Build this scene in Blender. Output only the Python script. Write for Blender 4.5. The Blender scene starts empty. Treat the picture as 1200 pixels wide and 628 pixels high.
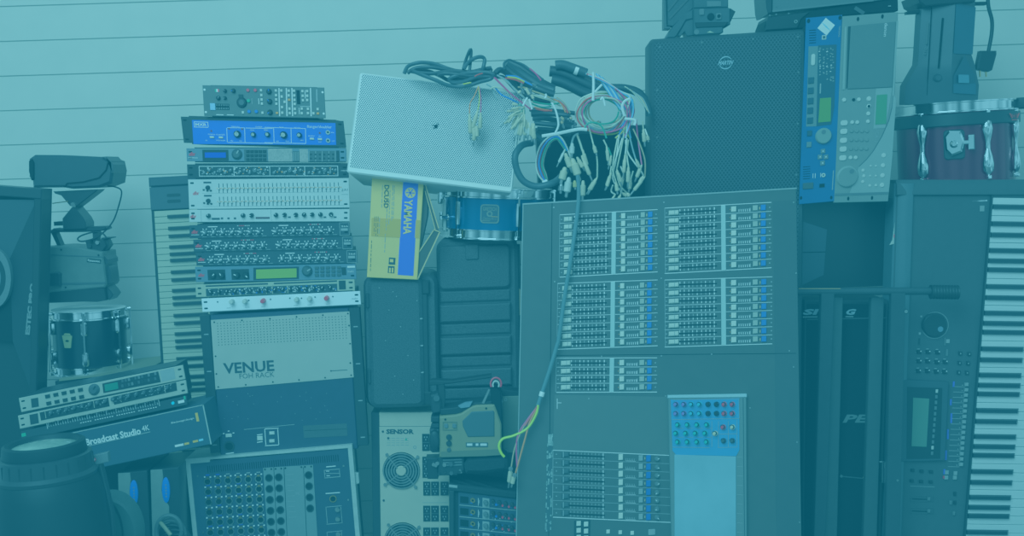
import bpy, bmesh, math, random
from mathutils import Vector
R_ = random.Random(7)
SC = bpy.context.scene
COL = SC.collection
# ------------------------------------------------------------------ camera
FPX = 1350.0                      # focal length in pixels of a 1200 px wide frame
D0, PITCH, ROLL = 3.46, math.radians(5.0), math.radians(1.8)
CAM = Vector((0.0, -D0, 1.16 + D0 * math.tan(PITCH)))
FWD = Vector((0, math.cos(PITCH), -math.sin(PITCH)))
UP0 = Vector((0, math.sin(PITCH), math.cos(PITCH)))
RT0 = Vector((1, 0, 0))
RT = RT0 * math.cos(ROLL) - UP0 * math.sin(ROLL)
UP = UP0 * math.cos(ROLL) + RT0 * math.sin(ROLL)
cd = bpy.data.cameras.new('camera'); cam = bpy.data.objects.new('camera', cd); COL.objects.link(cam)
cd.sensor_fit = 'HORIZONTAL'; cd.sensor_width = 36.0; cd.lens = 36.0 * FPX / 1200.0
from mathutils import Matrix
mm = Matrix((RT, UP, -FWD)).transposed().to_4x4(); mm.translation = CAM
cam.matrix_world = mm
SC.camera = cam

def ray(px, py):
    return FWD * FPX + RT * (px - 600.0) - UP * (py - 314.0)
def at(px, py, Y):                 # the point of the upright plane y = Y that the photo shows at (px, py)
    d = ray(px, py); return CAM + d * ((Y - CAM.y) / d.y)
def sc_at(P): return (P - CAM).dot(FWD) / FPX

# ------------------------------------------------------------------ materials
def lin(c):
    c = c / 255.0
    return c / 12.92 if c <= 0.04045 else ((c + 0.055) / 1.055) ** 2.4
MATS = {}
def mat(name, rgb=None, rough=0.5, metal=0.0, var=0.0, bump=0.0, scale=40.0, emit=0.0, spec=0.5, holes=None):
    if name in MATS: return MATS[name]
    m = bpy.data.materials.new(name); m.use_nodes = True
    nt = m.node_tree; b = nt.nodes['Principled BSDF']
    col = (lin(rgb[0]), lin(rgb[1]), lin(rgb[2]), 1)
    b.inputs['Base Color'].default_value = col
    b.inputs['Roughness'].default_value = rough; b.inputs['Metallic'].default_value = metal
    b.inputs['Specular IOR Level'].default_value = spec
    out_col = None
    if var or bump:
        tc = nt.nodes.new('ShaderNodeTexCoord'); nz = nt.nodes.new('ShaderNodeTexNoise')
        nz.inputs['Scale'].default_value = scale; nz.inputs['Detail'].default_value = 5
        nt.links.new(tc.outputs['Object'], nz.inputs['Vector'])
        if var:
            mp = nt.nodes.new('ShaderNodeMapRange'); mp.inputs[1].default_value = .3; mp.inputs[2].default_value = .7
            mp.inputs[3].default_value = 1 - var; mp.inputs[4].default_value = 1 + var
            nt.links.new(nz.outputs['Fac'], mp.inputs[0])
            mx = nt.nodes.new('ShaderNodeVectorMath'); mx.operation = 'SCALE'; mx.inputs[0].default_value = col[:3]
            nt.links.new(mp.outputs[0], mx.inputs['Scale']); nt.links.new(mx.outputs[0], b.inputs['Base Color'])
            out_col = mx.outputs[0]
        if bump:
            bp = nt.nodes.new('ShaderNodeBump'); bp.inputs['Strength'].default_value = bump; bp.inputs['Distance'].default_value = .002
            nt.links.new(nz.outputs['Fac'], bp.inputs['Height']); nt.links.new(bp.outputs[0], b.inputs['Normal'])
    if holes:                      # perforated sheet: rows of round holes, offset by half a pitch; (pitch x, pitch y, radius, hole colour)
        px, py, hr, hc = holes
        uv = nt.nodes.new('ShaderNodeUVMap'); uv.uv_map = 'UVMap'
        dist = []
        for off in (0.0, 0.5):
            v = nt.nodes.new('ShaderNodeVectorMath'); v.operation = 'MULTIPLY_ADD'
            v.inputs[1].default_value = (1 / px, 1 / py, 0); v.inputs[2].default_value = (off, off, 0)
            nt.links.new(uv.outputs[0], v.inputs[0])
            f = nt.nodes.new('ShaderNodeVectorMath'); f.operation = 'FRACTION'; nt.links.new(v.outputs[0], f.inputs[0])
            s = nt.nodes.new('ShaderNodeVectorMath'); s.operation = 'SUBTRACT'; s.inputs[1].default_value = (.5, .5, 0)
            nt.links.new(f.outputs[0], s.inputs[0])
            k = nt.nodes.new('ShaderNodeVectorMath'); k.operation = 'MULTIPLY'; k.inputs[1].default_value = (px, py, 0)
            nt.links.new(s.outputs[0], k.inputs[0])
            l = nt.nodes.new('ShaderNodeVectorMath'); l.operation = 'LENGTH'; nt.links.new(k.outputs[0], l.inputs[0])
            dist.append(l.outputs['Value'])
        mn = nt.nodes.new('ShaderNodeMath'); mn.operation = 'MINIMUM'
        nt.links.new(dist[0], mn.inputs[0]); nt.links.new(dist[1], mn.inputs[1])
        lt = nt.nodes.new('ShaderNodeMath'); lt.operation = 'LESS_THAN'; lt.inputs[1].default_value = hr
        nt.links.new(mn.outputs[0], lt.inputs[0])
        mix = nt.nodes.new('ShaderNodeMix'); mix.data_type = 'RGBA'
        mix.inputs[6].default_value = col; mix.inputs[7].default_value = (lin(hc[0]), lin(hc[1]), lin(hc[2]), 1)
        nt.links.new(lt.outputs[0], mix.inputs[0]); nt.links.new(mix.outputs[2], b.inputs['Base Color'])
    if emit:
        b.inputs['Emission Color'].default_value = col; b.inputs['Emission Strength'].default_value = emit
    MATS[name] = m
    return m
K = mat('black plastic', (26, 25, 26), .5, spec=.3, var=.1, bump=.15, scale=200)
KD = mat('deep black', (8, 8, 9), .8, spec=.2)
KS = mat('satin black metal', (34, 34, 36), .4, spec=.35, var=.1, scale=60)
KT = mat('textured black plastic', (56, 57, 60), .55, spec=.4, var=.45, bump=.6, scale=300)
KV = mat('black carpet covering', (32, 32, 34), .9, spec=.2, var=.25, bump=.5, scale=300)
G1 = mat('dark grey plastic', (62, 64, 66), .5, var=.08, scale=80)
G2 = mat('mid grey paint', (96, 98, 98), .5, var=.05, scale=60)
G3 = mat('light grey paint', (150, 152, 148), .5, var=.05, scale=60)
W1 = mat('white paint', (232, 232, 226), .45)
W2 = mat('off white plastic', (205, 203, 190), .45)
PW = mat('white print', (225, 225, 220), .6)
PG = mat('grey print', (150, 152, 150), .6)
PK = mat('dark print', (35, 36, 44), .6)
CR = mat('chrome', (225, 228, 230), .12, 1.0)
ST = mat('brushed steel', (170, 170, 166), .35, 1.0, var=.15, scale=90)
BR = mat('brass', (205, 165, 90), .3, 1.0)
BEI = mat('beige connector plastic', (205, 190, 150), .5)
RED = mat('red plastic', (225, 40, 70), .4)
PR = mat('red print', (215, 40, 60), .6)
BLUE = mat('blue button plastic', (20, 95, 215), .4)
ORA = mat('orange plastic', (235, 150, 40), .4)
GRN = mat('green plastic', (40, 165, 110), .4)
LCD = mat('green lcd glass', (140, 160, 30), .2, emit=.15)
LCDG = mat('grey green lcd glass', (95, 120, 95), .2)
LCDB = mat('blue lcd glass', (25, 50, 190), .2, emit=.3)

# ------------------------------------------------------------------ frames and mesh builder
class Fr:                          # a plane: x to the right, y down, w out of the plane, all in photo pixels at its depth
    def __init__(s, TL, TR, BL, Y=0.0, Yb=None, Yr=None):
        A = at(*TL, Y); B = at(*TR, Y if Yr is None else Yr); C = at(*BL, Y if Yb is None else Yb)
        s.o = A; ux = B - A
        s.s = ux.length / math.hypot(TR[0] - TL[0], TR[1] - TL[1])
        s.ux = ux.normalized(); v = C - A; s.vy = v.normalized()
        s.n = s.vy.cross(s.ux).normalized(); s.n = -s.n if s.n.y > 0 else s.n
        s.W_ = ux.length / s.s; s.H_ = v.length / s.s
    def L(s, px, py, w=0.0):
        d = ray(px, py); o = s.o + s.n * (w * s.s)
        P = CAM + d * ((o - CAM).dot(s.n) / d.dot(s.n)); q = P - s.o
        c = s.ux.dot(s.vy); a, b = q.dot(s.ux), q.dot(s.vy); k = 1 - c * c   # the two edges need not be square to each other
        return (a - c * b) / k / s.s, (b - c * a) / k / s.s
    def W(s, x, y, w=0.0): return s.o + (s.ux * x + s.vy * y + s.n * w) * s.s
class FrV(Fr):
    def __init__(s, o, ux, vy, n, sc): s.o, s.ux, s.vy, s.n, s.s = o, ux, vy, n, sc

def rr(x0, y0, x1, y1, r, n=4):    # outline of a rounded rectangle
    pts = []
    for cx, cy, a0 in ((x1 - r, y0 + r, -90), (x1 - r, y1 - r, 0), (x0 + r, y1 - r, 90), (x0 + r, y0 + r, 180)):
        for k in range(n + 1):
            a = math.radians(a0 + 90 * k / n); pts.append((cx + r * math.cos(a), cy + r * math.sin(a)))
    return pts
def shrink(poly, b):
    n = len(poly); out = []
    ar = sum(poly[i][0] * poly[(i + 1) % n][1] - poly[(i + 1) % n][0] * poly[i][1] for i in range(n))
    sg = 1 if ar > 0 else -1
    for i in range(n):
        p0, p1, p2 = poly[i - 1], poly[i], poly[(i + 1) % n]
        a = Vector((p1[0] - p0[0], p1[1] - p0[1])); c = Vector((p2[0] - p1[0], p2[1] - p1[1]))
        if a.length < 1e-6: a = c
        if c.length < 1e-6: c = a
        a.normalize(); c.normalize()
        na = Vector((-a.y, a.x)) * sg; nc = Vector((-c.y, c.x)) * sg
        m = na + nc
        m = m / max(m.length_squared / 2, .3) if m.length > 1e-6 else na
        out.append((p1[0] + m.x * b, p1[1] + m.y * b))
    return out
TXT = {}
def text_mesh(s, bold):
    if (s, bold) in TXT: return TXT[(s, bold)]
    cu = bpy.data.curves.new('t', 'FONT'); cu.body = s; cu.size = 1; cu.align_x = 'LEFT'; cu.resolution_u = 2; cu.offset = bold
    ob = bpy.data.objects.new('t', cu); COL.objects.link(ob)
    dg = bpy.context.evaluated_depsgraph_get(); me = bpy.data.meshes.new_from_object(ob.evaluated_get(dg))
    v = [(p.co.x, p.co.y) for p in me.vertices]; f = [list(p.vertices) for p in me.polygons]
    bpy.data.objects.remove(ob); bpy.data.curves.remove(cu); bpy.data.meshes.remove(me)
    x0 = min(a for a, _ in v); x1 = max(a for a, _ in v); y0 = min(b for _, b in v); y1 = max(b for _, b in v)
    TXT[(s, bold)] = ([((a - x0) / (x1 - x0) - .5, .5 - (b - y0) / (y1 - y0)) for a, b in v], f, (x1 - x0) / (y1 - y0))
    return TXT[(s, bold)]

MERGE = {'front_markings', 'lower_markings', 'legend_plate', 'right_markings', 'panel_markings', 'bank_markings', 'slider_markings', 'seam_lines', 'dial_scale'}
HOST = {}
class MB:
    def __init__(s, fr=None, px=True):
        s.fr, s.px = fr, px; s.v, s.f, s.mi, s.uv, s.ms = [], [], [], [], []
    def idx(s, m):
        if m not in s.ms: s.ms.append(m)
        return s.ms.index(m)
    def c(s, x, y, w=0.0): return s.fr.L(x, y, w) if s.px else (x, y)
    def raw(s, verts, faces, m, uvs=None):
        b = len(s.v); k = s.idx(m); s.v += verts; s.uv += uvs or [(0, 0)] * len(verts)
        for f in faces: s.f.append([b + i for i in f]); s.mi.append(k)
    def loft(s, rings, m, caps=(1, 1)):          # rings of local (x, y, w)
        n = len(rings[0]); vs = [s.fr.W(*p) for r in rings for p in r]; uv = [(p[0], p[1]) for r in rings for p in r]
        fs = []
        for k in range(len(rings) - 1):
            for i in range(n):
                j = (i + 1) % n; fs.append([k * n + i, k * n + j, (k + 1) * n + j, (k + 1) * n + i])
        if caps[0]: fs.append(list(range(n))[::-1])
        if caps[1]: fs.append([(len(rings) - 1) * n + i for i in range(n)])
        s.raw(vs, fs, m, uv)
    def poly(s, pts, w0, w1, m, b=0.0):          # local outline, extruded, front edge bevelled by b
        r = [[(x, y, w0) for x, y in pts]]
        if b:
            r.append([(x, y, w1 - b) for x, y in pts]); r.append([(x, y, w1) for x, y in shrink(pts, b)])
        else: r.append([(x, y, w1) for x, y in pts])
        s.loft(r, m); return s
    def prism(s, pts, w0, w1, m, b=0.0): return s.poly([s.c(*p, w1) for p in pts], w0, w1, m, b)
    def box(s, cx, cy, wd, ht, w0, w1, m, b=0.0, rot=0.0):
        x, y = s.c(cx, cy, w1); ca, sa = math.cos(math.radians(rot)), math.sin(math.radians(rot))
        return s.poly([(x + dx * ca - dy * sa, y + dx * sa + dy * ca) for dx, dy in ((-wd / 2, -ht / 2), (wd / 2, -ht / 2), (wd / 2, ht / 2), (-wd / 2, ht / 2))], w0, w1, m, b)
    def rect(s, x0, y0, x1, y1, w0, w1, m, b=0.0): return s.box((x0 + x1) / 2, (y0 + y1) / 2, x1 - x0, y1 - y0, w0, w1, m, b)
    def rrect(s, cx, cy, wd, ht, r, w0, w1, m, b=0.0):
        x, y = s.c(cx, cy, w1); return s.poly(rr(x - wd / 2, y - ht / 2, x + wd / 2, y + ht / 2, r), w0, w1, m, b)
    def cyl(s, cx, cy, r, w0, w1, m, r2=None, seg=16, ry=None, b=0.0):
        x, y = s.c(cx, cy, w1); r2 = r if r2 is None else r2; k = 1 if ry is None else ry / r
        cs = [(math.cos(2 * math.pi * i / seg), math.sin(2 * math.pi * i / seg) * k) for i in range(seg)]
        rg = [[(x + r * a, y + r * q, w0) for a, q in cs]]
        if b: rg.append([(x + r2 * a, y + r2 * q, w1 - b) for a, q in cs]); rg.append([(x + (r2 - b) * a, y + (r2 - b) * q, w1) for a, q in cs])
        else: rg.append([(x + r2 * a, y + r2 * q, w1) for a, q in cs])
        s.loft(rg, m); return s
    def ring(s, cx, cy, ro, ri, w0, w1, m, seg=24, ry=None):
        x, y = s.c(cx, cy, w1); k = 1 if ry is None else ry / ro
        cs = [(math.cos(2 * math.pi * i / seg), math.sin(2 * math.pi * i / seg) * k) for i in range(seg)]
        prof = [(ri, w0), (ro, w0), (ro, w1), (ri, w1), (ri, w0)]
        s.loft([[(x + r * a, y + r * q, w) for a, q in cs] for r, w in prof], m, (0, 0)); return s
    def frame(s, x0, y0, x1, y1, t, w0, w1, m):
        s.rect(x0, y0, x1, y0 + t, w0, w1, m); s.rect(x0, y1 - t, x1, y1, w0, w1, m)
        s.rect(x0, y0 + t, x0 + t, y1 - t, w0, w1, m); s.rect(x1 - t, y0 + t, x1, y1 - t, w0, w1, m); return s
    def line(s, x0, y0, x1, y1, t, w0, w1, m):
        a = Vector(s.c(x0, y0, w1)); b = Vector(s.c(x1, y1, w1)); d = b - a
        if d.length < 1e-6: return s
        p = Vector((-d.y, d.x)).normalized() * t / 2
        return s.poly([tuple(a + p), tuple(b + p), tuple(b - p), tuple(a - p)], w0, w1, m)
    def text(s, t, cx, cy, h, w, m, width=None, rot=0.0, bold=0.0, shear=0.0):
        vs, fs, asp = text_mesh(t, bold); x, y = s.c(cx, cy, w); wd = width or h * asp
        ca, sa = math.cos(math.radians(rot)), math.sin(math.radians(rot)); out = []; uv = []
        for a, b in vs:
            a2, b2 = a * wd - shear * b * h, b * h; X, Y = x + a2 * ca - b2 * sa, y + a2 * sa + b2 * ca
            out.append(s.fr.W(X, Y, w)); uv.append((X, Y))
        s.raw(out, fs, m, uv); return s
    def lathe(s, C, U, sc, prof, m, seg=32, caps=(1, 1), ref=None, ell=1.0):
        U = U.normalized(); a = (ref or Vector((1, 0, 0))); a = (a - U * a.dot(U)).normalized(); b = U.cross(a)
        vs, fs = [], []
        for r, h in prof:
            for i in range(seg):
                t = 2 * math.pi * i / seg; vs.append(C + (a * (math.cos(t) * r) + b * (math.sin(t) * r * ell) + U * h) * sc)
        for k in range(len(prof) - 1):
            for i in range(seg):
                j = (i + 1) % seg; fs.append([k * seg + i, k * seg + j, (k + 1) * seg + j, (k + 1) * seg + i])
        if caps[0]: fs.append(list(range(seg))[::-1])
        if caps[1]: fs.append([(len(prof) - 1) * seg + i for i in range(seg)])
        s.raw(vs, fs, m); return s
    def sweep(s, P, r, m, seg=8, smooth=5, taper=None):   # world points
        if smooth and len(P) > 2:
            Q = []
            for i in range(len(P) - 1):
                p0, p1, p2, p3 = P[max(i - 1, 0)], P[i], P[i + 1], P[min(i + 2, len(P) - 1)]
                for k in range(smooth):
                    t = k / smooth; Q.append(.5 * ((2 * p1) + (p2 - p0) * t + (2 * p0 - 5 * p1 + 4 * p2 - p3) * t * t + (3 * p1 - p0 - 3 * p2 + p3) * t ** 3))
            Q.append(P[-1])
        else: Q = P
        nrm = None; vs = []; fs = []; n = len(Q)
        for i, p in enumerate(Q):
            t = (Q[min(i + 1, n - 1)] - Q[max(i - 1, 0)])
            t = t.normalized() if t.length > 1e-9 else Vector((0, 0, 1))
            if nrm is None: nrm = t.orthogonal().normalized()
            nrm = nrm - t * nrm.dot(t); nrm = nrm.normalized() if nrm.length > 1e-6 else t.orthogonal().normalized()
            bn = t.cross(nrm); rad = r if taper is None else r * (1 + (taper - 1) * i / (n - 1))
            for k in range(seg):
                a = 2 * math.pi * k / seg; vs.append(p + (nrm * math.cos(a) + bn * math.sin(a)) * rad)
        for i in range(n - 1):
            for k in range(seg):
                j = (k + 1) % seg; fs.append([i * seg + k, i * seg + j, (i + 1) * seg + j, (i + 1) * seg + k])
        fs.append(list(range(seg))[::-1]); fs.append([(n - 1) * seg + k for k in range(seg)])
        s.raw(vs, fs, m); return s
    def cable(s, pts, rpx, m, seg=8, smooth=5, taper=None):  # pts of (photo x, photo y, depth)
        P = [at(*p) for p in pts]; return s.sweep(P, rpx * sc_at(P[0]), m, seg, smooth, taper)
    def build(s, name, parent=None, loc=None, angle=35):
        o0 = Vector(parent.get('_o')) if parent is not None else (loc if loc is not None else Vector((0, 0, 0)))
        me = bpy.data.meshes.new(name)
        me.from_pydata([tuple(v - o0) for v in s.v], [], s.f)
        for m in s.ms: me.materials.append(m)
        me.polygons.foreach_set('material_index', s.mi)
        uvl = me.uv_layers.new(name='UVMap')
        for lp in me.loops: uvl.data[lp.index].uv = s.uv[lp.vertex_index]
        bm = bmesh.new(); bm.from_mesh(me); bmesh.ops.recalc_face_normals(bm, faces=bm.faces); bm.to_mesh(me); bm.free()
        me.polygons.foreach_set('use_smooth', [True] * len(me.polygons)); me.set_sharp_from_angle(angle=math.radians(angle))
        if name in MERGE and parent is not None and parent.name in HOST:   # print belongs to the panel it is printed on
            h = HOST[parent.name]; hm = h.data; off = []
            for m in s.ms:
                if m.name not in hm.materials: hm.materials.append(m)
                off.append(list(hm.materials).index(m))
            for p in me.polygons: p.material_index = off[p.material_index]
            bm = bmesh.new(); bm.from_mesh(hm); bm.from_mesh(me); bm.to_mesh(hm); bm.free(); bpy.data.meshes.remove(me); return h
        o = bpy.data.objects.new(name, me); COL.objects.link(o)
        if parent is not None and (parent.name not in HOST or name == 'front_panel'): HOST[parent.name] = o
        if parent is not None: o.parent = parent; o['_o'] = tuple(o0)
        else: o.location = o0; o['_o'] = tuple(o0)
        return o
ALL = []
def tag(o, label, cat, group=None):
    o['label'] = label; o['category'] = cat
    if group: o['group'] = group
    ALL.append(o); return o
def thing(name, label, cat, loc, group=None):
    o = bpy.data.objects.new(name, None); COL.objects.link(o); o.location = loc; o['_o'] = tuple(loc); o.empty_display_size = .05
    return tag(o, label, cat, group)
def base(fr, H=None): return fr.W(fr.W_ / 2, fr.H_ if H is None else H, 0)
def zm(x0, y0, k): return lambda x, y: (x0 + x / k, y0 + y / k)
def knob(fr, par, px, py, r, h=5, m=K, mp=PW, name='knob', ang=None, cap=None):
    M = MB(fr); M.cyl(px, py, r, 0, h, m, r * .82, 14, b=.25 * r)
    if cap: M.cyl(px, py, r * .55, h, h + .4, cap, seg=12)
    a = math.radians(R_.uniform(-140, 140) if ang is None else ang); x, y = fr.L(px, py, h)
    N = MB(fr, False); M2 = N.line(x + math.sin(a) * r * .15, y - math.cos(a) * r * .15, x + math.sin(a) * r * .8, y - math.cos(a) * r * .8, max(.35, r * .22), h - .1, h + .5, mp)
    M.raw(N.v, N.f, mp, N.uv); return M.build(name, par)
def button(fr, par, px, py, wd, ht, m, h=1.6, name='button'):
    return MB(fr).box(px, py, wd, ht, 0, h, m, min(.4, h * .4)).build(name, par)
def led(fr, par, px, py, r, m): return MB(fr).cyl(px, py, r, 0, .8, m, seg=8).build('indicator_light', par)
def to_floor(fr, x=0.0):           # local y at which the frame's column x reaches just above the floor
    return (fr.o + fr.ux * (x * fr.s)).z / (-fr.vy.z * fr.s) - 1.0

# ------------------------------------------------------------------ room
WY = 0.78
def room():
    z0, z9 = at(0, 8, WY).z, at(0, 369, WY).z; h = (z0 - z9) / 9
    wm = mat('white painted boards', (214, 209, 194), .6, var=.025, bump=.15, scale=9)
    gm = mat('board joint shadow', (172, 170, 156), .8)
    M = MB(); z = z0 - h * 12; g = h * .022
    zz = [z0 + h * k for k in range(-40, 8)]; zz = [a for a in zz if a > -h]
    for a in zz:
        b, t = max(a, 0), a + h
        prof = [(WY + .003, b), (WY, b + g), (WY, t - g * .6), (WY + .003, t)]
        vs = []
        for y, q in prof: vs += [Vector((-3.5, y, q)), Vector((3.5, y, q))]
        M.raw(vs[2:6], [[0, 1, 3, 2]], wm); M.raw(vs[0:4], [[0, 1, 3, 2]], gm); M.raw(vs[4:8], [[0, 1, 3, 2]], gm)
    zt = zz[-1] + h
    M.raw([Vector((-3.5, WY + .1, 0)), Vector((3.5, WY + .1, 0)), Vector((3.5, WY + .1, zt)), Vector((-3.5, WY + .1, zt))], [[0, 1, 2, 3]], wm)
    o = M.build('wall_back'); o['kind'] = 'structure'
    fm = mat('grey floor', (120, 116, 110), .7, var=.12, bump=.1, scale=6)
    M = MB(); M.raw([Vector((-3.5, -4.5, 0)), Vector((3.5, -4.5, 0)), Vector((3.5, WY, 0)), Vector((-3.5, WY, 0)),
                     Vector((-3.5, -4.5, -.1)), Vector((3.5, -4.5, -.1)), Vector((3.5, WY, -.1)), Vector((-3.5, WY, -.1))],
                    [[0, 1, 2, 3], [4, 7, 6, 5], [0, 4, 5, 1], [1, 5, 6, 2], [2, 6, 7, 3], [3, 7, 4, 0]], fm)
    o = M.build('floor'); o['kind'] = 'structure'
room()
# ------------------------------------------------------------------ rack stack
def unit(name, label, TL, TR, BL, BR, Y, face, cat='rack unit', group=None, depth=85, ears=None, ear_m=None, slots=True, thick=2.0):
    BLm = BL; fr = Fr(TL, TR, BL, Y)
    H = (fr.L(*BL)[1] + fr.L(*BR)[1]) / 2; Wd = (fr.W_ + fr.L(*BR)[0]) / 2; fr.H_, fr.W_ = H, Wd
    t = thing(name, label, cat, fr.W(Wd / 2, H, -depth / 2), group)
    M = MB(fr, False); M.poly([(0, .4), (Wd, .4), (Wd, H - .4), (0, H - .4)], -thick, 0, face, .4)
    if slots:
        for x in (4.5, Wd - 4.5):
            for y in ((4.5, H - 4.5) if H > 12 else (H * .28, H * .72)):
                M.poly(rr(x - 2.2, y - 1.0, x + 2.2, y + 1.0, .9, 3), -.5, .15, KD)
    M.build('front_panel', t)
    depth *= .72; e = 0 if not slots else .8; MB(fr, False).poly([(9, -e), (Wd - 9, -e), (Wd - 9, H + e), (9, H + e)], -depth, -thick, KS).build('chassis', t)
    return t, fr

def stack():
    # talkback / routing panel on top
    z = zm(230, 92, 7.3)
    pm = mat('graphite panel', (82, 84, 80), .5, var=.06, scale=50)
    t, fr = unit('switching_panel', 'grey-black panel full of small buttons, topmost on the rack stack', z(52, 54), z(1092, 74), z(68, 325), z(1107, 340), -.02, pm, 'control panel', depth=60, slots=False)
    M = MB(fr)
    for x, y in ((70, 95), (82, 287), (1080, 117), (1090, 300)): M.cyl(*z(x, y), 1.3, 0, .5, W1, seg=8)
    for x in (707, 770, 818, 977): M.line(*z(x, 82), *z(x + 6, 322), 1.2, 0, .3, PW)
    M.line(*z(888, 238), *z(980, 240), .4, 0, .3, PW); M.line(*z(930, 100), *z(932, 170), .7, 0, .3, PW); M.line(*z(880, 250), *z(882, 305), .7, 0, .3, PW)
    M.line(*z(533, 170), *z(536, 220), .7, 0, .3, PW); M.line(*z(475, 170), *z(478, 220), .5, 0, .3, PG)
    M.line(*z(170, 309), *z(232, 311), .8, 0, .3, PW); M.line(*z(262, 310), *z(320, 312), .8, 0, .3, PW)
    M.line(*z(1030, 92), *z(1032, 200), 1.6, 0, .3, PG)
    M.rect(*z(858, 100), *z(888, 220), 0, .3, KD)
    M.rect(*z(160, 90), *z(172, 115), 0, .4, GRN); M.rect(*z(172, 90), *z(184, 115), 0, .4, W1); M.rect(*z(184, 90), *z(196, 115), 0, .4, RED)
    M.rect(*z(118, 212), *z(162, 270), 0, 1.5, mat('pale blue plate', (150, 185, 225), .5), .3)
    M.rect(*z(162, 216), *z(282, 268), 0, .3, KD)
    for k in range(8): M.line(*z(172 + k * 14, 220), *z(173 + k * 14, 264), .5, 0, .7, PG)
    M.rect(*z(162, 234), *z(280, 246), .2, .9, KD)
    M.build('legend_plate', t)
    M = MB(fr); M.cyl(*z(385, 205), 6.3, 0, 3, K, 5.6, 24, b=.6); M.cyl(*z(385, 205), 4, 3, 5, G1, 3.5, 20, b=.5); M.box(*z(380, 150), 5, 4, 0, 2, K); M.build('joystick', t)
    for x, y, r in ((240, 103, 2.3), (312, 103, 2.8), (183, 165, 2.7), (240, 165, 2.2), (617, 110, 3.4), (622, 195, 3.4), (626, 288, 3.4)): knob(fr, t, *z(x, y), r, 4, K, BLUE if r > 2.7 else PG)
    for x, y, m in ((440, 100, RED), (503, 100, RED), (445, 190, GRN), (450, 282, BLUE), (512, 282, BLUE)): M = MB(fr); M.cyl(*z(x, y), 2, 0, 2, m, seg=12, b=.4); M.build('push_button', t)
    wb = [(553, 100), (556, 142), (558, 180), (561, 215), (566, 293), (680, 103), (682, 143), (683, 180), (685, 217), (727, 103), (730, 155), (755, 200), (733, 245), (735, 293), (790, 105), (790, 145), (797, 258), (799, 297), (835, 105), (838, 145), (840, 183), (842, 218), (843, 260), (846, 297), (908, 108), (948, 108), (910, 148), (948, 148), (912, 186), (948, 184), (902, 258), (955, 260), (902, 297), (955, 297), (1002, 298), (398, 290), (1038, 262)]
    for x, y in wb: button(fr, t, *z(x, y), 2.7, 3.0, W2)
    for x, y in ((690, 295), (794, 182), (1040, 299)): button(fr, t, *z(x, y), 3.0, 2.6, ORA)
    # blue flanger
    z = zm(200, 80, 4.487)
    t, fr = unit('effects_unit', 'bright blue rack effects unit with five dark knobs and black ears', z(52, 252), z(913, 275), z(70, 400), z(917, 410), 0, KS, depth=88)
    bm = mat('bright blue panel', (0, 78, 232), .4, var=.03, scale=30)
    M = MB(fr); M.prism([z(112, 272), z(866, 288), z(870, 403), z(120, 398)], 0, .6, bm)
    a, b = zm(220, 135, 12), zm(310, 135, 12)
    for q, pts in ((a, [(555, 175, 800, 178), (800, 178, 806, 382), (565, 383, 806, 386), (548, 180, 556, 380), (812, 180, 1195, 186), (806, 386, 1195, 398)]), (b, [(0, 170, 580, 188), (0, 385, 580, 398), (128, 180, 134, 388), (372, 186, 376, 392), (576, 188, 580, 396)])):
        for l in pts: M.line(*q(*l[:2]), *q(*l[2:]), .55, .5, .9, PW)
    M.frame(*a(88, 92), *a(288, 172), .6, .5, .9, PW); M.text('MXR', *a(186, 132), 3.2, .9, PW, 13, bold=.02)
    M.text('flanger/doubler', *b(772, 168), 4.2, .9, PW, 29)
    for q, x, y, s, w in ((a, 672, 160, 'MANUAL', 10), (a, 1000, 164, 'SWEEP', 8), (a, 905, 208, 'WIDTH', 5), (a, 1100, 208, 'SPEED', 5), (a, 335, 270, 'POWER IN', 8), (a, 465, 274, 'FLANGER', 10), (a, 466, 354, 'DOUBLER', 10.5), (a, 262, 354, 'ON', 2.5), (a, 620, 358, 'MIN', 3), (a, 745, 362, 'MAX', 3), (b, 240, 172, 'MIX', 5), (b, 462, 178, 'REGEN', 7.5), (b, 660, 292, 'INVERT', 7.5), (b, 778, 296, 'IN', 2.5), (b, 778, 376, 'OUT', 4), (b, 955, 244, 'IN', 3), (b, 968, 364, 'OUT', 3.6), (b, 182, 366, 'MIN', 3), (b, 325, 368, 'MAX', 4.5), (b, 525, 354, 'MAX', 3.5)):
        M.text(s, *q(x, y), 1.3, .9, PW, w)
    M.build('face_plate', t)
    for q, x, y, r in ((a, 685, 265, 4.6), (a, 912, 270, 3.3), (a, 1112, 270, 3.3), (b, 258, 275, 4.6), (b, 480, 278, 3.4)): knob(fr, t, *q(x, y), r, 6, K, PG, cap=ST)
    for q, x, y in ((a, 338, 308), (a, 465, 312), (b, 665, 330), (b, 778, 336)): button(fr, t, *q(x, y), 5, 2.4, W2, 2.4)
    for q, x, y in ((a, 332, 222), (a, 580, 188), (a, 765, 194), (b, 776, 250)): led(fr, t, *q(x, y), 1.3, mat('unlit red lamp', (110, 25, 30), .3))
    for q, x, y in ((b, 890, 240), (b, 893, 356)): MB(fr).ring(*q(x, y), 2.6, 1.3, 0, 1.8, ST, 16).cyl(*q(x, y), 1.3, .4, .9, KD, seg=12).build('jack_socket', t)
    # grey unit with blue lcd
    gm = mat('blue grey panel', (98, 110, 128), .4, var=.04, scale=50)
    t, fr = unit('signal_processor', 'grey rack processor with small blue screen and dark jog wheel', z(82, 419), z(925, 419), z(85, 491), z(922, 491), -.005, gm, depth=84)
    q = zm(210, 165, 5.98); q2 = zm(310, 165, 5.98)
    M = MB(fr); M.rect(*q(163, 62), *q(345, 140), 0, .4, K); M.rect(*q(455, 60), *q(618, 145), 0, .3, G1)
    tm = mat('worn tan mesh', (160, 150, 140), .7, var=.2, scale=200)
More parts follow.
